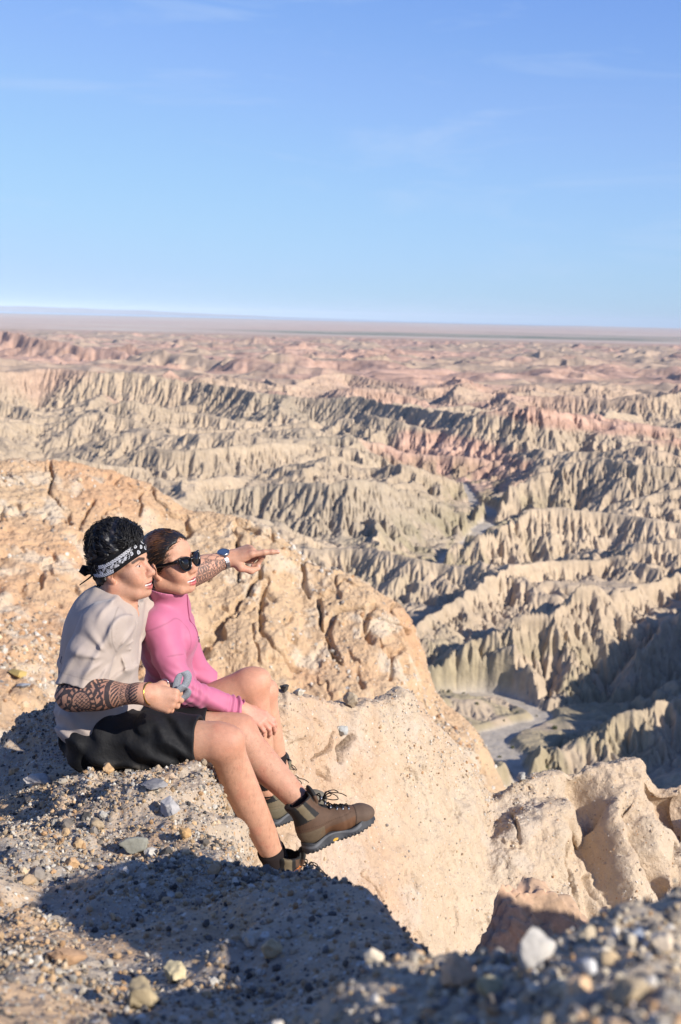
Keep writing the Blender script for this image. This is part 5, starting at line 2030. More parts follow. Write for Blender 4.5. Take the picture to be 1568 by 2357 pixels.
gl = Parts()
for sy in (1, -1):
    o = spline(lens_outline(sy), 44, True)
    gl.add(tube([wH.w(*(p + np.array([0.004, 0, 0]))) for p in o], 0.0036 * wH.s, 8, True))
gl.add(tube([wH.w(0.112, 0.012, 0.010), wH.w(0.1135, 0, 0.012), wH.w(0.112, -0.012, 0.010)], 0.0042 * wH.s, 8))
GL = adopt(gl.mesh('sunglasses', M_acet), WOM)
ln_ = Parts()
for sy in (1, -1):
    o = spline(lens_outline(sy, -0.001), 40, True)
    c = o.mean(0)
    V = [wH.w(*(p + np.array([0.005, 0, 0]))) for p in o] + [wH.w(*(c + np.array([0.0085, 0, 0])))]
    V += [wH.w(*(p + np.array([0.003, 0, 0]))) for p in o] + [wH.w(*(c + np.array([0.0065, 0, 0])))]
    F = [(i, (i + 1) % 40, 40) for i in range(40)] + [(41 + (i + 1) % 40, 41 + i, 81) for i in range(40)]
    F += [(i, 41 + i, 41 + (i + 1) % 40, (i + 1) % 40) for i in range(40)]
    o_ = Parts().add((V, F)).mesh('lens', M_lens)
    adopt(o_, GL)
for sy in (1, -1):
    pts = [wH.w(0.0945, sy * 0.069, 0.0185), wH.w(0.080, sy * 0.0765, 0.0175), wH.w(0.04, sy * 0.0790, 0.0145), wH.w(-0.005, sy * 0.0810, 0.0125), wH.w(-0.022, sy * 0.0800, 0.004)]
    V, F = tube(spline(pts, 20), 0.0062 * wH.s, 8, up=wH.M[:, 2])
    V = np.array(V)
    q = wH.loc(V)
    cx = spline([wH.loc(p) for p in pts], 20)
    for i in range(len(V) - 2):                                 # flatten sideways: a thin wide arm
        c = cx[i // 8]
        q[i, 1] = c[1] + (q[i, 1] - c[1]) * 0.38
    V = np.array([wH.w(*a) for a in q])
    adopt(Parts().add((V, F)).mesh('temple_arm', M_acet), GL)

# ================================================================== boots
M_boot = mat_tint('boot_leather', 0.75, 0.3, bump=[(500, 0.25, 0.001, 3)], var=[(70, 0.10, 4)])
M_sole = mat_tint('boot_rubber', 0.6, 0.35, bump=[(300, 0.2, 0.001, 2)], var=[(90, 0.10, 3)])
M_lace = mat_flat('boot_lace', S(34, 30, 28), 0.9, 0.1, var=0.35, vscale=900)
M_hook = mat_flat('hook_metal', S(130, 132, 136), 0.3, 0.5, 0.9)


def boot_meshes(style):
    u = Solid()
    u.ell((-0.022, 0, 0.072), (0.054, 0.036, 0.058), None, 0.03)
    u.cap((-0.012, 0, 0.085), (-0.038, 0, 0.170), 0.043, 0.046, 0.03)
    u.cap((0.012, 0, 0.100), (0.090, 0, 0.066), 0.040, 0.036, 0.03)
    u.cap((0.080, 0, 0.058), (0.155, 0, 0.050), 0.041, 0.036, 0.03)
    u.ell((0.165, 0, 0.044), (0.046, 0.044, 0.030), None, 0.02)
    u.ell((-0.048, 0, 0.172), (0.036, 0.046, 0.022), None, 0.02)
    tz = np.array(Euler((0, R(-8), 0)).to_matrix())
    u.ell((0.016, 0, 0.176), (0.011, 0.030, 0.040), tz, 0.008)

    def f(p, d):
        d = np.maximum(d, 0.026 - p[..., 2] + 0.0)
        ins = f_cap((-0.018, 0, 0.12), (-0.056, 0, 0.25), 0.034, 0.040)[0](p)
        d = np.maximum(d, -ins)
        top = p[..., 2] - (0.186 - 0.30 * np.clip(-0.010 - p[..., 0], 0, 0.05)) 
        tong = (np.abs(p[..., 1]) < 0.030) & (p[..., 0] > -0.002)
        d = np.maximum(d, np.where(tong, p[..., 2] - 0.214, top))
        # panel edges pressed in
        e1 = np.abs(p[..., 0] - (0.128 + 0.35 * (p[..., 2] - 0.05)))
        d = d + 0.0016 * np.exp(-(e1 / 0.0022) ** 2)
        e2 = np.abs(p[..., 2] - (0.078 + 0.10 * np.clip(0.03 - p[..., 0], -0.2, 0.2) * -0.5))
        d = d + 0.0012 * np.exp(-(e2 / 0.0020) ** 2) * (p[..., 0] < 0.12)
        return d - 0.0008 * np.sin(p[..., 0] * 260) * sst(0.06, 0.09, p[..., 0]) * sst(0.125, 0.105, p[..., 0])
    u.func(f)
    V, F = u.mesh((-0.10, -0.07, 0.0), (0.24, 0.07, 0.24), 0.0022)
    V = relax(V, F, 1)
    x, y, z = V[:, 0], np.abs(V[:, 1]), V[:, 2]
    if style == 'brown':
        base, dark, patch, cap_, suede = S(90, 68, 52), S(34, 33, 32), S(112, 100, 78), S(98, 80, 66), S(98, 66, 42)
    else:
        base, dark, patch, cap_, suede = S(122, 110, 88), S(42, 42, 44), S(118, 112, 92), S(112, 106, 92), S(112, 100, 80)
    C = np.tile(base, (len(V), 1))
    C = lerp(C, suede, sst(0.066, 0.060, z) * (x > -0.005) * (x < 0.13) * 0.9)
    C = lerp(C, patch * 0.85, sst(0.080, 0.074, z) * (x < 0.012) * 0.6)
    C = lerp(C, cap_, sst(0.0, 0.003, x - (0.128 + 0.35 * (z - 0.05))))
    edge = np.abs(x - (0.128 + 0.35 * (z - 0.05)))
    C = lerp(C, base * 0.45, sst(0.0024, 0.0012, edge))
    st_ = np.abs(z - (0.085 - 0.05 * np.clip(x, -0.1, 0.2)))
    C = lerp(C, base * 0.6, sst(0.0018, 0.0008, st_) * (x < 0.10) * (np.sin(x * 900) > -0.3))
    # padded collar with a pale wedge, black lining and tongue edge
    col = (x < -0.008 - 0.60 * (z - 0.15)) & (z > 0.112 + 0.25 * np.clip(x + 0.03, -0.05, 0.05))
    C[col] = dark
    wedge = (x < -0.022 - 0.48 * (z - 0.14)) & (x > -0.050 - 0.48 * (z - 0.14)) & (z > 0.115) & (z < 0.178)
    C[wedge] = patch
    n_ = vert_normals(V, F)
    C[(z > 0.180) | ((np.hypot(x + 0.018 + 0.3 * (z - 0.12), y) < 0.0385) & (z > 0.125))] = dark
    C[(x > 0.002) & (y < 0.022) & (z > 0.10)] = dark * 1.2
    um = raw_mesh('boot', V, F, True, C)

    so = Solid()

    def plan(p):
        d = np.full(p.shape[:-1], 9.0, np.float32)
        q = p.copy()
        q[..., 2] = 0
        for a, b_, ra, rb in (((-0.034, 0, 0), (0.03, 0, 0), 0.040, 0.036), ((0.03, 0, 0), (0.12, 0.004, 0), 0.036, 0.047), ((0.12, 0.004, 0), (0.162, 0.002, 0), 0.047, 0.045)):
            e = f_cap(a, b_, ra, rb)[0](q)
            h = np.clip(0.02 - np.abs(d - e), 0, None) / 0.02
            d = np.minimum(d, e) - h * h * 0.005
        return d

    def sole(p):
        x, z = p[..., 0], p[..., 2]
        d = plan(p)
        d = d + 0.10 * np.clip(z - 0.006, 0, 0.05) - 0.001 * np.sin(x * 520) * (z < 0.010)
        lift = 1.5 * np.clip(x - 0.105, 0, 1) ** 2 + 0.8 * np.clip(-0.045 - x, 0, 1) ** 2
        arch = 0.006 * np.exp(-((x - 0.035) / 0.022) ** 2)
        lug = 0.004 * (np.sin(x * 400) > 0.2) * 1.0
        bot = (lift + arch + lug) - z
        topz = 0.034 + 0.016 * sst(0.165, 0.20, x) + 0.006 * np.sin(x * 42 + 0.6) + 0.010 * sst(-0.03, -0.06, x) + 0.6 * lift
        return np.maximum(np.maximum(d, bot), z - topz)
    so.add((sole, (0.06, 0, 0.03), 0.3), 0)
    V, F = so.mesh((-0.10, -0.07, -0.02), (0.24, 0.07, 0.09), 0.0022)
    V = relax(V, F, 1)
    x, z = V[:, 0], V[:, 2]
    C = np.tile(S(50, 52, 56), (len(V), 1))
    sw = np.abs(z - (0.030 + 0.010 * np.sin(x * 42 + 0.2)))
    C = lerp(C, S(96, 98, 102), sst(0.006, 0.003, sw) * (x < 0.14) * 0.8)
    C = lerp(C, S(30, 31, 34), sst(0.012, 0.008, z) * 0.7)
    if style == 'brown':
        yl = np.hypot((x - 0.038) / 0.010, (z - 0.015) / 0.0045) < 1
        C[yl] = S(206, 158, 40)
    C[(x > 0.155) & (z > 0.03)] = S(66, 68, 72)
    sm = raw_mesh('sole', V, F, True, C)

    la = Parts()
    hk = []
    rows = [(0.118, 0.092), (0.098, 0.100), (0.078, 0.108), (0.058, 0.122), (0.044, 0.142), (0.036, 0.164)]
    for i, (xx, zz) in enumerate(rows):
        wd = 0.021
        for sy in (1, -1):
            V, F = tube([(xx - 0.004, sy * (wd + 0.005), zz - 0.006), (xx, sy * (wd + 0.004), zz - 0.001), (xx + 0.003, sy * wd, zz + 0.001)], [0.0042, 0.0046, 0.003], 8)
            hk.append(Parts().add((V, F)))
        if i:
            a = rows[i - 1]
            for sy in (1, -1):
                la.add(tube(spline([(a[0], -sy * 0.020, a[1] + 0.002), ((a[0] + xx) / 2, 0, (a[1] + zz) / 2 + 0.010), (xx, sy * 0.020, zz + 0.002)], 9), 0.0020, 6))
        la.add(tube(spline([(xx, -0.022, zz), (xx + 0.006, 0, zz + 0.009), (xx, 0.022, zz)], 9), 0.0020, 6))
    kx, kz = 0.052, 0.152
    for sy in (1, -1):
        la.add(tube(spline([(kx, 0, kz), (kx + 0.016, sy * 0.014, kz + 0.012), (kx + 0.034, sy * 0.024, kz + 0.002), (kx + 0.038, sy * 0.034, kz - 0.012), (kx + 0.020, sy * 0.026, kz - 0.010), (kx, 0, kz)], 26), 0.0018, 6))
        la.add(tube(spline([(kx, 0, kz), (kx + 0.020, sy * 0.010, kz + 0.012), (kx + 0.052, sy * 0.030, kz + 0.002), (kx + 0.068, sy * 0.040, kz - 0.014)], 18), 0.0018, 6))
    la.add(tube(spline([(kx, -0.009, kz - 0.002), (kx + 0.007, 0, kz + 0.006), (kx, 0.009, kz - 0.002)], 8), 0.0038, 8))
    return um, sm, la, hk


def place_boot(style, heel, toe, up, root, scale, cache={}):
    if style not in cache:
        cache[style] = boot_meshes(style)
    um, sm, la, hk = cache[style]
    heel, toe = np.array(heel), np.array(toe)
    fr = Frame(heel, toe - heel, up, scale)
    off = Matrix.Translation((0.076, 0, 0))           # frame starts at the back of the heel
    bo = link('boot', um, None)
    if not um.materials:
        um.materials.append(M_boot)
    inv = Matrix.Translation(tuple(MAN.location if root is MAN else WOM.location)).inverted()
    bo.parent = root
    bo.matrix_basis = inv @ fr.mat() @ off
    so_ = link('sole', sm, None)
    if not sm.materials:
        sm.materials.append(M_sole)
    so_.parent = bo
    if isinstance(la, Parts):
        la = la.mesh('laces', M_lace, bo).data
        hk = [h_.mesh('lace_hook', M_hook, bo).data for h_ in hk]
        cache[style] = (um, sm, la, hk)
    else:
        link('laces', la, None, bo)
        for h_ in hk:
            link('lace_hook', h_, None, bo)
    return bo, fr


def sock(an, kn, r, root, up=0.055):
    ax = unit(np.array(kn) - np.array(an))
    p = [np.array(an) + ax * h_ for h_ in np.linspace(-0.02, up, 9)]
    adopt(Parts().add(tube(p, [r * (1 + 0.02 * math.sin(k * 2.1)) * (1 + 0.02 * k) for k in range(9)], 24)).mesh('sock', mat_flat('sock_wool', S(44, 38, 38), 0.95, 0.1, bump=(700, 0.4, 0.001))), root)


bF, frF = place_boot('brown', mp(698, 1966, 3.93), mp(868, 1890, 4.04), (-0.30, 0.05, 0.95), MAN, 0.955)
bN, frN = place_boot('brown', mp(596, 2072, 3.97), mp(764, 2106, 4.08), (0.10, 0.0, 1.0), MAN, 0.97)
sock(m_ankF, m_kneF, 0.039, MAN, 0.04)
sock(m_ankN, m_kneN, 0.0405, MAN, 0.075)
place_boot('grey', mp(612, 1905, 4.33), mp(752, 1856, 4.47), (-0.15, 0.0, 0.98), WOM, 0.90)
place_boot('grey', mp(632, 1850, 4.52), mp(668, 1846, 4.76), (0.0, 0.1, 0.98), WOM, 0.90)
sock(w_ankN, w_kneN, 0.036, WOM)
sock(w_ankF, w_kneF, 0.036, WOM)

# orange maker's word on the tongue of the near boot
fc = bpy.data.curves.new('logo', 'FONT')
fc.body = 'LOWA'
fc.size = 0.0125
fc.extrude = 0.0006
fc.align_x = 'CENTER'
fo = bpy.data.objects.new('logo_text', fc)
COL.objects.link(fo)
dg = bpy.context.evaluated_depsgraph_get()
lm = bpy.data.meshes.new_from_object(fo.evaluated_get(dg))
bpy.data.objects.remove(fo)
lo_ = link('logo', lm, mat_flat('logo_orange', S(226, 128, 52), 0.6))
lo_.parent = bN
lo_.matrix_basis = Matrix.Translation((-0.004, -0.0470, 0.146)) @ Euler((R(90), R(-62), 0)).to_matrix().to_4x4()

# ================================================================== things worn and held by the man
# bandana: a folded band round the head, printed with white rings and flowers
M_band = mat_tint('bandana_cotton', 0.85, 0.2, bump=[(1500, 0.2, 0.0006, 2)])
nu, nv = 900, 90
ang = np.linspace(-math.pi, math.pi, nu)
hs = np.linspace(0, 1, nv)
A_, H_ = np.meshgrid(ang, hs)
front = 0.5 + 0.5 * np.cos(A_)
zc = 0.022 + 0.049 * front ** 1.3 - 0.008 * np.sin(A_) ** 2
wd_ = 0.026 + 0.020 * np.sin(A_) ** 2 + 0.012 * front
zz = zc + (H_ - 0.5) * 2 * wd_ * 0.78
# head outline at that height
ex = np.where(np.cos(A_) > 0, 0.108 - 0.9 * np.clip(zz - 0.05, 0, 1) ** 1.4, 0.112)
ey = 0.0875
rr_ = 1 / np.sqrt((np.cos(A_) / ex) ** 2 + (np.sin(A_) / ey) ** 2)
rr_ = rr_ * (1 - 0.5 * np.clip((zz - 0.055) / 0.1, 0, 1) ** 2 * 0.8) + 0.0015 * np.sin(H_ * 16 + A_ * 3) + 0.002
bx, by = rr_ * np.cos(A_) - 0.006, rr_ * np.sin(A_)
Pb = mH.c + np.stack([bx, by, zz], -1) @ mH.M.T * mH.s
arc = A_ * 92                     # millimetres round the head
hh = (H_ - 0.5) * 2 * wd_ * 0.78 * 1000
ink = np.zeros(A_.shape)
up_ = H_ * 1.0


def ring(cx, cy, r, w):
    return np.abs(np.hypot(arc - cx, hh - cy) - r) < w


lowedge = hh + wd_ * 780
side = np.exp(-((np.abs(A_) - 1.45) / 0.62) ** 2)
# row of rings along the lower edge at the side and a second row higher up
per = 8.6
ph_ = ((arc + 400) % per) - per / 2
e1 = np.hypot(ph_, (lowedge - 7.5) * 0.85)
back_side = (np.abs(A_) > 1.35) & (np.abs(A_) < 2.35)
ink[back_side & (np.abs(e1 - 2.9) < 1.0)] = 1
ink[back_side & (np.abs(lowedge - 13.2) < 0.6)] = 0.9
e2 = np.hypot(ph_, (lowedge - 39) * 0.85)
fr_side = (np.abs(A_) > 0.50) & (np.abs(A_) < 2.0)
ink[fr_side & (np.abs(e2 - 3.0) < 1.05)] = 1
ink[fr_side & ((np.abs(lowedge - 33.8) < 0.6) | (np.abs(lowedge - 44.4) < 0.6))] = 0.9
# dense flowers and scrolls between the two rows
P3 = np.stack([arc, lowedge, 0 * arc], -1)
fl = (lowedge > 14) & (lowedge < 33) & (np.abs(A_) > 0.62) & (np.abs(A_) < 2.2)
for (cx, cy, r, n_) in [(78, 22, 5.5, 8), (96, 27, 4.5, 7), (112, 20, 6.5, 9), (130, 25, 5.5, 8), (148, 20, 6, 8), (164, 26, 5, 7), (180, 21, 5.5, 8), (88, 17, 3, 6), (122, 30, 3, 6), (138, 16, 3, 6), (172, 17, 3, 6), (104, 15, 3, 6), (156, 30, 3, 6)]:
    for sg in (1, -1):
        dx, dy = arc - sg * cx, lowedge - cy
        rho, th = np.hypot(dx, dy), np.arctan2(dy, dx)
        pet = r * (0.78 + 0.22 * np.cos(n_ * th))
        ink[fl & (np.abs(rho - pet) < 0.9)] = 1
        ink[fl & (np.abs(rho - r * 0.42) < 0.8)] = 1
scr = np.abs(np.sin(arc * 0.33 + 5 * fbm2(arc / 14, lowedge / 14, 2, 801)) * np.sin(lowedge * 0.5 + 4 * fbm2(arc / 11, lowedge / 11, 2, 802)))
ink[fl & (scr < 0.10)] = 0.75
# paisley drops on the plain front
for (cx, cy) in [(28, 22), (52, 12), (44, 34), (8, 16), (10, 38), (-12, 26), (66, 52), (34, 50), (-30, 14), (-34, 38), (-54, 24)]:
    dx, dy = (arc - cx), (lowedge - cy)
    dd = np.hypot(dx * (1 + 0.04 * dy), dy * 0.8)
    ok = (np.abs(A_) < 0.72 + 0.3 * (lowedge > 46)) & ~fl
    ink[ok & (np.abs(dd - 4.6) < 0.9)] = 0.95
    ink[ok & (dd < 2.8) & (dd > 1.4)] = 0.8
Cb = lerp(S(18, 18, 20), S(214, 214, 218), ink)
sh_in = Pb - (Pb - mH.c) * 0.02
Vb = np.concatenate([Pb.reshape(-1, 3), sh_in.reshape(-1, 3)])
Fb = grid_faces(nv, nu, False)
n0 = nu * nv
edge_f = []
for r_ in (0, nv - 1):
    i = np.arange(nu - 1) + r_ * nu
    e_ = np.stack([i, i + 1, i + 1 + n0, i + n0], 1)
    edge_f.append(e_ if r_ else e_[:, ::-1])
Fb = np.concatenate([Fb, Fb[:, ::-1] + n0] + edge_f)
bme = raw_mesh('bandana', Vb, Fb, True, np.concatenate([Cb.reshape(-1, 3)] * 2))
BAND = adopt(link('bandana', bme, M_band), MAN)
kt = Parts()
k0 = mH.w(-0.124, -0.01, 0.010)
kt.add(tube([k0 + np.array([-0.012, 0, 0.016]), k0 + np.array([-0.016, 0, 0.002]), k0 + np.array([-0.006, 0, -0.012])], [0.012, 0.019, 0.010], 10))


def tail(pts, w0, w1):
    Pt = spline(pts, 20)
    V = []
    for i, p in enumerate(Pt):
        w = w0 + (w1 - w0) * i / 19
        V += [p + np.array([0.15 * w, -w * 0.8, 0.5 * w]), p + np.array([-0.15 * w, w * 0.8, -0.5 * w]), p + np.array([-0.15 * w, w * 0.8, -0.5 * w]) + np.array([0, 0, -0.002]), p + np.array([0.15 * w, -w * 0.8, 0.5 * w]) + np.array([0, 0, -0.002])]
    F = []
    for i in range(19):
        a = i * 4
        for k in range(4):
            F.append((a + k, a + (k + 1) % 4, a + 4 + (k + 1) % 4, a + 4 + k))
    F += [(0, 3, 2, 1), (76, 77, 78, 79)]
    return V, F


kt.add(tail([k0 + np.array([-0.008, -0.01, -0.004]), mp(216, 1318, 3.97), mp(205, 1330, 3.96), mp(183, 1346, 3.95)], 0.016, 0.003))
kt.add(tail([k0 + np.array([-0.006, -0.01, 0.006]), mp(212, 1300, 3.96), mp(203, 1297, 3.95)], 0.014, 0.010))
adopt(kt.mesh('knot', mat_flat('bandana_black', S(18, 18, 20), 0.85, 0.2)), BAND)

# watch on the pointing arm
ax = unit(m_wrF - m_elF)
wc = m_wrF - ax * 0.012
fw = Frame(wc, ax, np.array([0, -0.35, 0.94]))
wp = Parts()
nl_ = 22
M_steel = mat_flat('watch_steel', S(168, 170, 174), 0.28, 0.5, 0.95)
for k in range(nl_):
    a0 = 2 * math.pi * k / nl_ + 0.15
    if abs(((a0 - math.pi / 2 + math.pi) % (2 * math.pi)) - math.pi) < 0.52:
        continue
    c, s_ = math.cos(a0), math.sin(a0)
    rad = (0.034, 0.029)
    for (xo, wx) in ((-0.0075, 0.003), (0, 0.0040), (0.0075, 0.003)):
        V = []
        for da in (-0.115, 0.115):
            for dr in (0.0, 0.0032):
                for dx in (-wx, wx):
                    V.append(fw.w(xo + dx, math.cos(a0 + da) * (rad[0] + dr), math.sin(a0 + da) * (rad[1] + dr)))
        wp.add((V, [(0, 1, 3, 2), (4, 6, 7, 5), (0, 4, 5, 1), (2, 3, 7, 6), (0, 2, 6, 4), (1, 5, 7, 3)]))
WB = adopt(wp.mesh('watch', M_steel, smooth=False), MAN)
cs = Parts()
prof = [(0.0, 0.0225), (0.003, 0.0230), (0.008, 0.0215), (0.010, 0.0190), (0.0095, 0.0178)]
V, F = [], []
for (h_, r_) in prof:
    for k in range(32):
        t_ = 2 * math.pi * k / 32
        V.append(fw.w(r_ * math.cos(t_), r_ * math.sin(t_), 0.0285 + h_))
for i in range(len(prof) - 1):
    for k in range(32):
        F.append((i * 32 + k, i * 32 + (k + 1) % 32, (i + 1) * 32 + (k + 1) % 32, (i + 1) * 32 + k))
cs.add((V, F))
cs.add(tube([fw.w(0.0225, 0, 0.0335), fw.w(0.0275, 0, 0.0335)], 0.003, 8))
adopt(cs.mesh('watch_case', M_steel), WB)
V = [fw.w(0.0185 * math.cos(2 * math.pi * k / 32), 0.0185 * math.sin(2 * math.pi * k / 32), 0.0375) for k in range(32)] + [fw.w(0, 0, 0.0380)]
dl = Parts().add((V, [(k, (k + 1) % 32, 32) for k in range(32)]))
adopt(dl.mesh('dial', mat_flat('dial_glass', S(70, 90, 120), 0.08, 0.7)), WB)

# gold bracelet
ax = unit(m_wrN - m_elN)
fb = Frame(m_wrN + ax * 0.020, ax, (0.1, 0, 1))
pts = [fb.w(0.006 * math.cos(k / 36 * 2 * math.pi + 0.6), 0.0305 * math.cos(k / 36 * 2 * math.pi), 0.0335 * math.sin(k / 36 * 2 * math.pi)) for k in range(36)]
adopt(Parts().add(tube(pts, 0.0021, 6, True)).mesh('bracelet', mat_flat('gold', S(214, 170, 84), 0.25, 0.5, 1.0)), MAN)

# the grey webbing strap folded in the fist, with its dark clip
M_web = mat_flat('grey_webbing', S(138, 142, 148), 0.85, 0.2, bump=(1400, 0.5, 0.001), var=0.3, vscale=420)


def ribbon(ctr, width, axis, th=0.0016):
    """flat band along ctr, its width along axis"""
    Pt = spline(ctr, 40)
    axs = np.array([unit(a) for a in spline(axis, 40)])
    T = np.gradient(Pt, axis=0)
    V = []
    for p, a, t_ in zip(Pt, axs, T):
        n_ = unit(np.cross(t_, a))
        V += [p + a * width / 2 + n_ * th, p - a * width / 2 + n_ * th, p - a * width / 2 - n_ * th, p + a * width / 2 - n_ * th]
    F = []
    for i in range(39):
        q = i * 4
        for k in range(4):
            F.append((q + k, q + (k + 1) % 4, q + 4 + (k + 1) % 4, q + 4 + k))
    F += [(0, 3, 2, 1), (156, 157, 158, 159)]
    return V, F


ST = Parts()
sd_ = 3.735
A1 = (-0.80, -0.50, -0.25)
ST.add(ribbon([mp(404, 1606, sd_), mp(406, 1578, sd_), mp(413, 1556, sd_ + 0.004), mp(423, 1546, sd_ + 0.012), mp(432, 1556, sd_ + 0.018), mp(428, 1574, sd_ + 0.016), mp(414, 1592, sd_ + 0.006), mp(402, 1606, sd_)],
              0.027, [A1, A1, A1, (-0.8, -0.55, -0.2), (-0.8, -0.55, -0.15), (-0.8, -0.5, 0.1), (-0.7, -0.5, 0.4), (-0.6, -0.5, 0.5)]))
ST.add(ribbon([mp(396, 1604, sd_ - 0.012), mp(408, 1592, sd_ - 0.016), mp(424, 1580, sd_ - 0.010), mp(434, 1588, sd_ + 0.004), mp(428, 1602, sd_ + 0.010), mp(412, 1612, sd_ + 0.006), mp(398, 1614, sd_)],
              0.024, [(-0.35, -0.5, 0.75), (-0.4, -0.5, 0.75), (-0.5, -0.5, 0.65), (-0.6, -0.5, 0.45), (-0.6, -0.5, 0.45), (-0.5, -0.5, 0.6), (-0.5, -0.5, 0.6)]))
STR = ST.mesh('camera_strap', M_web)
tag(STR, "looped grey woven strap gripped in the grey-shirted person's fist", 'strap')
cl = Parts()
c0 = mp(398, 1622, 3.745)
V = []
for dx in (-0.018, 0.018):
    for dy in (-0.007, 0.007):
        for dz in (-0.022, 0.030):
            V.append(c0 + np.array([dx * 0.7 + dz * 0.22, dy, dz]))
cl.add((V, [(0, 1, 3, 2), (4, 6, 7, 5), (0, 4, 5, 1), (2, 3, 7, 6), (0, 2, 6, 4), (1, 5, 7, 3)]))
co = cl.mesh('leather_end', mat_flat('black_leather', S(18, 18, 19), 0.45, 0.4), STR, False)
bv = co.modifiers.new('soft', 'BEVEL')
bv.width = 0.003
bv.segments = 2
rg = Parts().add(tube([mp(379, 1572, 3.735) + 0.011 * np.array([math.cos(k / 16 * 6.283), 0.3 * math.sin(k / 16 * 6.283), math.sin(k / 16 * 6.283)]) for k in range(16)], 0.0014, 6, True))
rg.mesh('ring', M_steel, STR)
# ================================================================== loose stones, shrubs
def icosphere(sub):
    t = (1 + 5 ** 0.5) / 2
    V = [(-1, t, 0), (1, t, 0), (-1, -t, 0), (1, -t, 0), (0, -1, t), (0, 1, t), (0, -1, -t), (0, 1, -t), (t, 0, -1), (t, 0, 1), (-t, 0, -1), (-t, 0, 1)]
    F = [(0, 11, 5), (0, 5, 1), (0, 1, 7), (0, 7, 10), (0, 10, 11), (1, 5, 9), (5, 11, 4), (11, 10, 2), (10, 7, 6), (7, 1, 8), (3, 9, 4), (3, 4, 2), (3, 2, 6), (3, 6, 8), (3, 8, 9), (4, 9, 5), (2, 4, 11), (6, 2, 10), (8, 6, 7), (9, 8, 1)]
    V = [np.array(v) / np.linalg.norm(v) for v in V]
    for _ in range(sub):
        mid, G = {}, []

        def m(a, b):
            k = (min(a, b), max(a, b))
            if k not in mid:
                v = V[a] + V[b]
                V.append(v / np.linalg.norm(v))
                mid[k] = len(V) - 1
            return mid[k]
        for a, b, c in F:
            ab, bc, ca = m(a, b), m(b, c), m(c, a)
            G += [(a, ab, ca), (b, bc, ab), (c, ca, bc), (ab, bc, ca)]
        F = G
    return np.array(V), np.array(F)


def rot_batch(n):
    q = RNG.normal(size=(n, 4))
    q /= np.linalg.norm(q, axis=1, keepdims=True)
    w, x, y, z = q.T
    return np.stack([1 - 2 * (y * y + z * z), 2 * (x * y - z * w), 2 * (x * z + y * w), 2 * (x * y + z * w), 1 - 2 * (x * x + z * z), 2 * (y * z - x * w), 2 * (x * z - y * w), 2 * (y * z + x * w), 1 - 2 * (x * x + y * y)], 1).reshape(-1, 3, 3)


PAL = np.array([S(*c) * 0.9 for c in STONES] + [S(206, 182, 150), S(196, 172, 140), S(176, 156, 130), S(202, 170, 132), S(160, 150, 138)])
PALW = np.array([S(*c) for c in STONES2] + [S(222, 212, 196), S(214, 204, 186)])


def scatter(name, P, N, n, smin, smax, power, sub, mat, weight=None, sink=0.25, light=1.0, pal=None, right=1830):
    """gravel: n small angular stones lying on sheet P (one loose mass nobody could count)"""
    W = np.linalg.norm(np.cross(np.gradient(P, axis=1), np.gradient(P, axis=0)), axis=-1)
    px_ = 784 + FPX * P[..., 0] / P[..., 1]
    W = W * ((px_ > -260) & (px_ < right)) * (P[..., 1] > 0.3)
    if weight is not None:
        W = W * weight
    W = W.ravel() / W.sum()
    ix = RNG.choice(W.size, n, p=W)
    p = P.reshape(-1, 3)[ix] + RNG.normal(0, 0.002, (n, 3))
    nn = N.reshape(-1, 3)[ix]
    s = smin * (smax / smin) ** (RNG.random(n) ** power)
    B, F = icosphere(sub)
    m = len(B)
    sc = RNG.uniform(0.65, 1.25, (n, 1, 3))
    jit = RNG.uniform(0.78, 1.18, (n, m, 1))
    V = (B[None] * jit * sc) @ rot_batch(n)
    V = V * s[:, None, None] * 0.5 + (p + nn * (s * (0.5 - sink) * 0.6)[:, None])[:, None]
    pal = PAL if pal is None else pal
    C = pal[RNG.integers(0, len(pal), n)] * RNG.uniform(0.75, 1.1, (n, 1)) * light
    C = np.repeat(np.clip(C, 0, 0.9)[:, None], m, 1)
    FF = (F[None] + (np.arange(n) * m)[:, None, None]).reshape(-1, 3)
    me = raw_mesh(name, V.reshape(-1, 3), FF, False, C.reshape(-1, 3))
    return tag(link(name, me, mat), kind='stuff')


M_stone = mat_tint('stone', 0.92, 0.12, bump=[(120, 0.4, 0.003, 4)], var=[(90, 0.14, 4)])
seat_free = 1 - np.exp(-(((LEDGE[..., 0] + 0.62) / 0.30) ** 2 + ((LEDGE[..., 1] - 4.08) / 0.16) ** 2) ** 2)
clump = 0.25 + 1.5 * sst(0.42, 0.62, fbm3(LEDGE * 3.0, 4, 901))
scatter('gravel', LEDGE, LEDGEN, 76000, 0.0025, 0.016, 3.6, 0, M_stone, clump * (LEDGE[..., 1] > 1.25) * (LEDGE[..., 1] < 4.9) * seat_free / np.maximum(LEDGE[..., 1], 1.2) ** 1.0)
scatter('gravel', LEDGE, LEDGEN, 700, 0.008, 0.032, 3.2, 1, M_stone, clump * (LEDGE[..., 1] > 2.2) * (LEDGE[..., 1] < 4.9) * seat_free)
PALR = np.array([S(*c) for c in [(222, 206, 178), (208, 190, 160), (196, 172, 136), (214, 180, 140), (176, 166, 150), (150, 144, 136), (228, 218, 200), (120, 114, 108), (200, 160, 118)]])
scatter('gravel', RIM, RIMN, 34000, 0.003, 0.010, 2.0, 0, M_stone, None, right=4200, pal=PALR)
scatter('gravel', RIM, RIMN, 9000, 0.006, 0.022, 3.0, 1, M_stone, 0.3 + 1.4 * sst(0.4, 0.6, fbm3(RIM * 6, 3, 902)), light=1.1, right=4200, pal=PALR)
pebw = (0.10 + sst(0.52, 0.68, fbm3(WALL * 2.6, 4, 903))) * (WALL[..., 1] < 8)
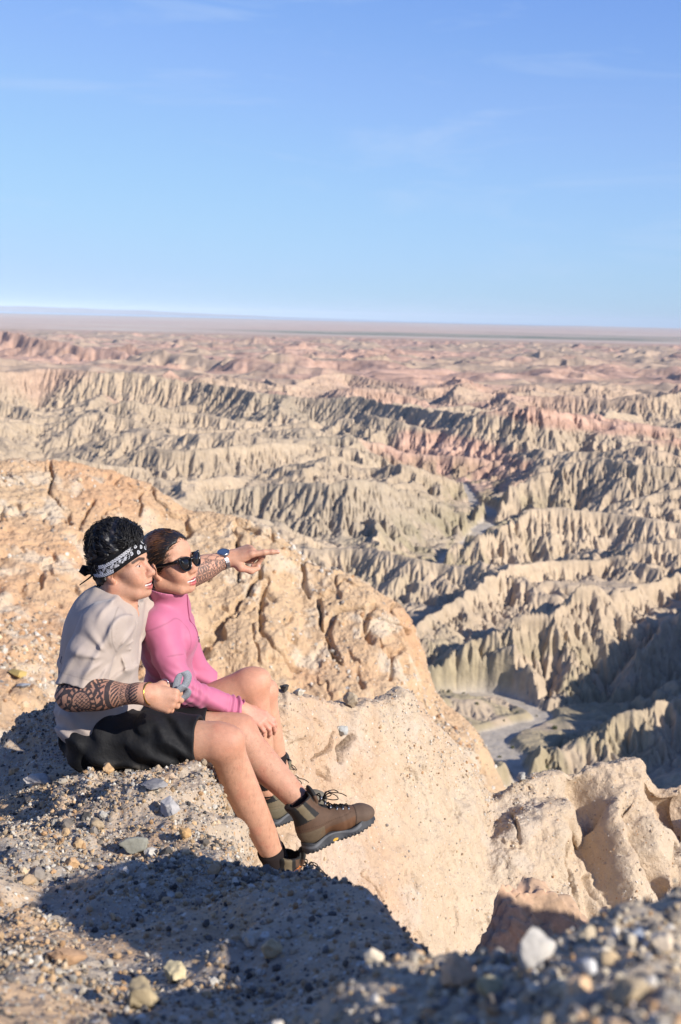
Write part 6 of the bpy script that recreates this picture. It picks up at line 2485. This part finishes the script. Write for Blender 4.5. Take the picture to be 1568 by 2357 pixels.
scatter('gravel', WALL, WALLN, 26000, 0.003, 0.015, 3.4, 0, M_stone, pebw, 0.3, pal=PALW)
hw_ = (0.05 + sst(0.56, 0.72, fbm3(HILL * 0.7, 4, 904))) * (HILL[..., 1] < 34) / np.maximum(HILL[..., 1], 8)
scatter('gravel', HILL, normals(HILL) * np.sign(normals(HILL)[..., 2:3].mean()), 9000, 0.02, 0.13, 2.6, 0, M_stone, hw_, 0.35, pal=PALW)


def on_sheet(P, px, py):
    X = 784 + FPX * 0
    rel = P.reshape(-1, 3)
    f = rel @ FWD
    u = 784 + FPX * (rel @ RT) / np.maximum(f, 0.01)
    v = 1178.5 - FPX * (rel @ UPV) / np.maximum(f, 0.01)
    dd = np.hypot(u - px, v - py)
    m = dd < dd.min() + 2.5
    k = np.flatnonzero(m)
    return rel[k[f[k].argmin()]], float(f[k].min())


def rock(name, loc, size, col, label, cat='stone', group=None, seed=0, sub=3, squash=(1, 0.8, 0.6), rot=0.0, cuts=12, rough=0.20, col2=None, sink=0.15):
    B, F = icosphere(sub)
    r_ = np.random.default_rng(seed + 50)
    V = B.copy()
    for _ in range(cuts):
        n_ = unit(r_.normal(size=3))
        h_ = r_.uniform(0.42, 0.74)
        d = V @ n_ - h_
        V = V - np.clip(d, 0, None)[:, None] * n_ * 0.92
    V = V * (1 + rough * 2 * (fbm3(B * 2.2 + seed * 3.7, 4, 911)[:, None] - 0.5))
    V = V + B * 0.09 * (fbm3(B * 9 + seed, 3, 912)[:, None] - 0.5)
    V = V * np.array(squash) * size * 0.5
    c, s_ = math.cos(rot), math.sin(rot)
    V = V @ np.array([[c, s_, 0], [-s_, c, 0], [0, 0, 1]])
    C = np.tile(np.array(col), (len(V), 1))
    C = C * (0.82 + 0.36 * fbm3(B * 3.1 + seed, 4, 913))[:, None]
    if col2 is not None:
        C = lerp(C, np.array(col2), sst(0.5, 0.62, fbm3(B * 3.5 + seed + 9, 3, 914)))
    me = raw_mesh(name, V, F, True, C)
    try:
        me.set_sharp_from_angle(angle=R(38))
    except Exception:
        pass
    o = link(name, me, M_stone)
    o.location = tuple(np.array(loc) + np.array([0, 0, size * squash[2] * (0.5 - sink)]))
    tag(o, label, cat, group)
    return o


GS = 'loose stones on the ledge'
GR = 'blurred stones on the nearest rim'
stones = [
    (LEDGE, 87, 1801, 62, (206, 196, 184), (1.3, 0.8, 0.42), 'pale flat stone lying in shadow left of the seated pair', GS),
    (LEDGE, 250, 1782, 44, (206, 170, 126), (1, 0.8, 0.9), 'tan clod on the ledge edge just below the black shorts', GS),
    (LEDGE, 357, 1818, 58, (150, 146, 142), (1.5, 0.9, 0.5), 'flat grey slab of stone on the ledge below the thigh', GS),
    (LEDGE, 398, 1872, 60, (176, 172, 168), (1, 0.9, 0.8), 'rough whitish grey stone lump on the ledge left of the shin', GS),
    (LEDGE, 430, 1925, 46, (204, 164, 112), (1.5, 0.8, 0.6), 'orange tan stone on the brink left of the near shin', GS),
    (LEDGE, 315, 1962, 64, (152, 150, 136), (1.4, 0.7, 0.7), 'grey green triangular stone in the middle of the gravel slope', GS),
    (LEDGE, 162, 1996, 46, (196, 160, 120), (1.2, 0.9, 0.8), 'orange stone among grey gravel on the left slope', GS),
    (LEDGE, 285, 2010, 36, (214, 204, 190), (1, 0.9, 0.8), 'small white stone below the grey green triangular stone', GS),
    (LEDGE, 60, 2030, 44, (184, 158, 126), (1.3, 0.9, 0.7), 'brown stone at the left edge of the gravel slope', GS),
    (LEDGE, 228, 1905, 40, (178, 158, 130), (1.2, 0.9, 0.8), 'dusty brown clod on the gravel slope under the seat', GS),
    (LEDGE, 154, 2214, 74, (180, 146, 114), (1.5, 0.9, 0.7), 'blurred orange brown rock in the shaded hollow at left', GR),
    (LEDGE, 406, 2256, 70, (206, 190, 150), (1.3, 0.9, 0.8), 'blurred pale yellow stone in the middle of the bottom gravel', GR),
    (LEDGE, 624, 2200, 56, (214, 190, 148), (1, 0.9, 1.0), 'cream stone standing in the shaded gravel below the ledge brink', GR),
    (LEDGE, 575, 2180, 44, (196, 184, 164), (1.2, 0.9, 0.8), 'pale stone just left of the cream standing stone', GR),
    (LEDGE, 330, 2322, 92, (178, 160, 126), (1.1, 0.9, 1.0), 'large blurred yellowish stone at the bottom edge', GR),
    (RIM, 1224, 2222, 118, (190, 184, 174), (0.9, 0.8, 1.1), 'large pale grey stone standing on the nearest rim', GR),
    (RIM, 1130, 2290, 84, (200, 186, 146), (1, 0.9, 0.9), 'yellowish round stone left below the large grey stone', GR),
    (RIM, 1051, 2278, 96, (216, 184, 150), (1, 0.9, 1.1), 'blurred pinkish cream stone on the rim at bottom centre', GR),
    (RIM, 1292, 2288, 70, (206, 196, 172), (1.4, 0.8, 0.7), 'long cream stone right below the large grey stone', GR),
    (RIM, 1352, 2246, 56, (206, 204, 200), (1, 0.9, 1.1), 'small white upright stone right of the large grey stone', GR),
    (RIM, 1460, 2170, 60, (150, 156, 166), (1.3, 0.9, 0.8), 'blue grey stone near the top of the nearest rim', GR),
    (RIM, 1530, 2185, 74, (214, 196, 170), (1.2, 0.9, 0.9), 'cream stone at the right end of the nearest rim', GR),
    (RIM, 1440, 2300, 92, (176, 158, 130), (1.3, 0.9, 0.8), 'dusty brown stone at the bottom right corner', GR),
    (WALL, 654, 1588, 27, (84, 80, 77), (1.1, 0.9, 0.9), 'dark stone on the gully crest right of the raised knee', 'stones on the gully crest'),
    (WALL, 690, 1597, 30, (206, 196, 176), (1.2, 0.9, 0.7), 'cream stone beside the dark stone on the gully crest', 'stones on the gully crest'),
    (WALL, 812, 1628, 50, (176, 160, 136), (0.8, 0.8, 1.2), 'upright brown stone in the dip of the gully crest', 'stones on the gully crest'),
    (WALL, 788, 1690, 34, (178, 178, 172), (1, 0.9, 0.9), 'grey stone set in the pale face of the gully', 'stones on the gully crest'),
    (WALL, 1200, 1795, 30, (170, 166, 156), (1.2, 0.9, 0.8), 'grey stone on the crest notch at right', 'stones on the gully crest'),
    (HILL, 44, 1556, 52, (196, 168, 104), (1.6, 0.9, 0.4), 'flat yellow stone on the tan slope at the left edge', 'stones on the slope behind'),
    (HILL, 50, 1584, 30, (150, 154, 160), (1.5, 0.9, 0.6), 'grey stone below the flat yellow stone at the left edge', 'stones on the slope behind'),
]
for k, (sheet_, a, c, sz, col, sq, lab, grp) in enumerate(stones):
    p, f = on_sheet(sheet_, a, c)
    rock('stone', p, sz / FPX * f, S(*col), lab, 'stone', grp, seed=k * 3 + 1, squash=sq, rot=k * 1.3, sub=3)

# the red brown outcrop between the ledge and the rim
mo = U(1195, 2150, 2.62)
o = rock('outcrop', mo + np.array([0.02, 0.05, -0.14]), 0.36, S(188, 158, 130), 'reddish brown crumbly outcrop rising behind the nearest rim', 'outcrop', None, seed=77, sub=5, squash=(0.86, 0.8, 0.92), rot=0.5, cuts=5, rough=0.34, col2=S(206, 170, 140), sink=0.35)


# shrubs along the wash
def ground_hit(px, py):
    d = FWD + RT * ((px - 784.0) / FPX) - UPV * ((py - 1178.5) / FPX)
    X, Y, H, az, r = MIDGRID
    for y in np.arange(100, 1000, 0.5):
        p = d * (y / d[1])
        i = np.searchsorted(r, math.hypot(p[0], p[1]))
        j = np.searchsorted(az, math.atan2(p[0], p[1]))
        if 0 < i < len(r) and 0 < j < len(az) and H[i, j] >= p[2]:
            return p
    return None


def shrub_mesh(seed):
    r_ = np.random.default_rng(seed)
    V, F, C = [], [], []
    n = 260
    for k in range(n):
        a = unit(r_.normal(size=3))
        a[2] = abs(a[2])
        rad = r_.uniform(0.45, 1.0)
        c = a * rad * np.array([0.5, 0.5, 0.75]) * r_.uniform(0.8, 1.1)
        u = unit(r_.normal(size=3)) * r_.uniform(0.05, 0.10)
        v = unit(np.cross(u, r_.normal(size=3))) * r_.uniform(0.03, 0.06)
        b = len(V)
        V += [c - u, c + v, c + u, c - v]
        F.append((b, b + 1, b + 2, b + 3))
        g = S(88, 100, 62) if r_.random() < 0.6 else S(116, 118, 84)
        C += [g * r_.uniform(0.7, 1.2)] * 4
    return raw_mesh('foliage', np.array(V), np.array(F), False, np.array(C))


M_leaf = mat_tint('shrub_leaf', 0.8, 0.2)
M_twig = mat_flat('shrub_twig', S(92, 74, 58), 0.9, 0.1)
sm_ = [shrub_mesh(k) for k in range(3)]
tw = Parts()
for k in range(7):
    a = k * 0.9
    tw.add(tube([(0, 0, -0.15), (0.12 * math.cos(a), 0.12 * math.sin(a), 0.25), (0.3 * math.cos(a), 0.3 * math.sin(a), 0.6)], [0.03, 0.02, 0.006], 5))
shr = [(1032, 1594, 9, 'dark green shrub at the left end of the pale flat under the fluted face'), (1068, 1597, 8, 'second dark shrub on the pale flat under the fluted face'), (1098, 1622, 12, 'broad dark bush at the near rim of the pale flat'),
       (1277, 1678, 17, 'largest green bush right of the wash bend'), (1160, 1660, 8, 'small shrub on the spit inside the wash bend'), (1122, 1730, 10, 'shrub on the left bank of the lower wash'), (1150, 1745, 12, 'bush on the hummock between the wash and the right slope'),
       (1180, 1722, 11, 'bush at the top of the hummock beside the wash'), (1258, 1768, 10, 'lone shrub on the slope below the hummock'), (1235, 1650, 8, 'shrub touching the outer edge of the wash bend'), (1190, 1640, 7, 'tiny shrub above the wash bend'),
       (1049, 1200, 6, 'shrub on the terrace beside the upper wash'), (960, 1228, 6, 'leftmost shrub on the grey green terrace by the upper wash'), (1000, 1236, 6, 'middle shrub on the grey green terrace by the upper wash'), (1040, 1242, 6, 'rightmost shrub on the grey green terrace by the upper wash')]
for k, (a, c, sz, lab) in enumerate(shr):
    p = ground_hit(a, c)
    if p is None:
        continue
    root = empty('shrub', tuple(p))
    s_ = sz / FPX * p[1] * 1.0
    root.scale = (s_, s_, s_ * 0.85)
    root.rotation_euler = (0, 0, k * 1.7)
    tag(root, lab, 'shrub', 'shrubs along the dry wash')
    f_ = link('foliage', sm_[k % 3], None, root)
    if not sm_[k % 3].materials:
        sm_[k % 3].materials.append(M_leaf)
    if k == 0:
        tw0 = tw.mesh('twigs', M_twig, root)
    else:
        link('twigs', tw0.data, None, root)
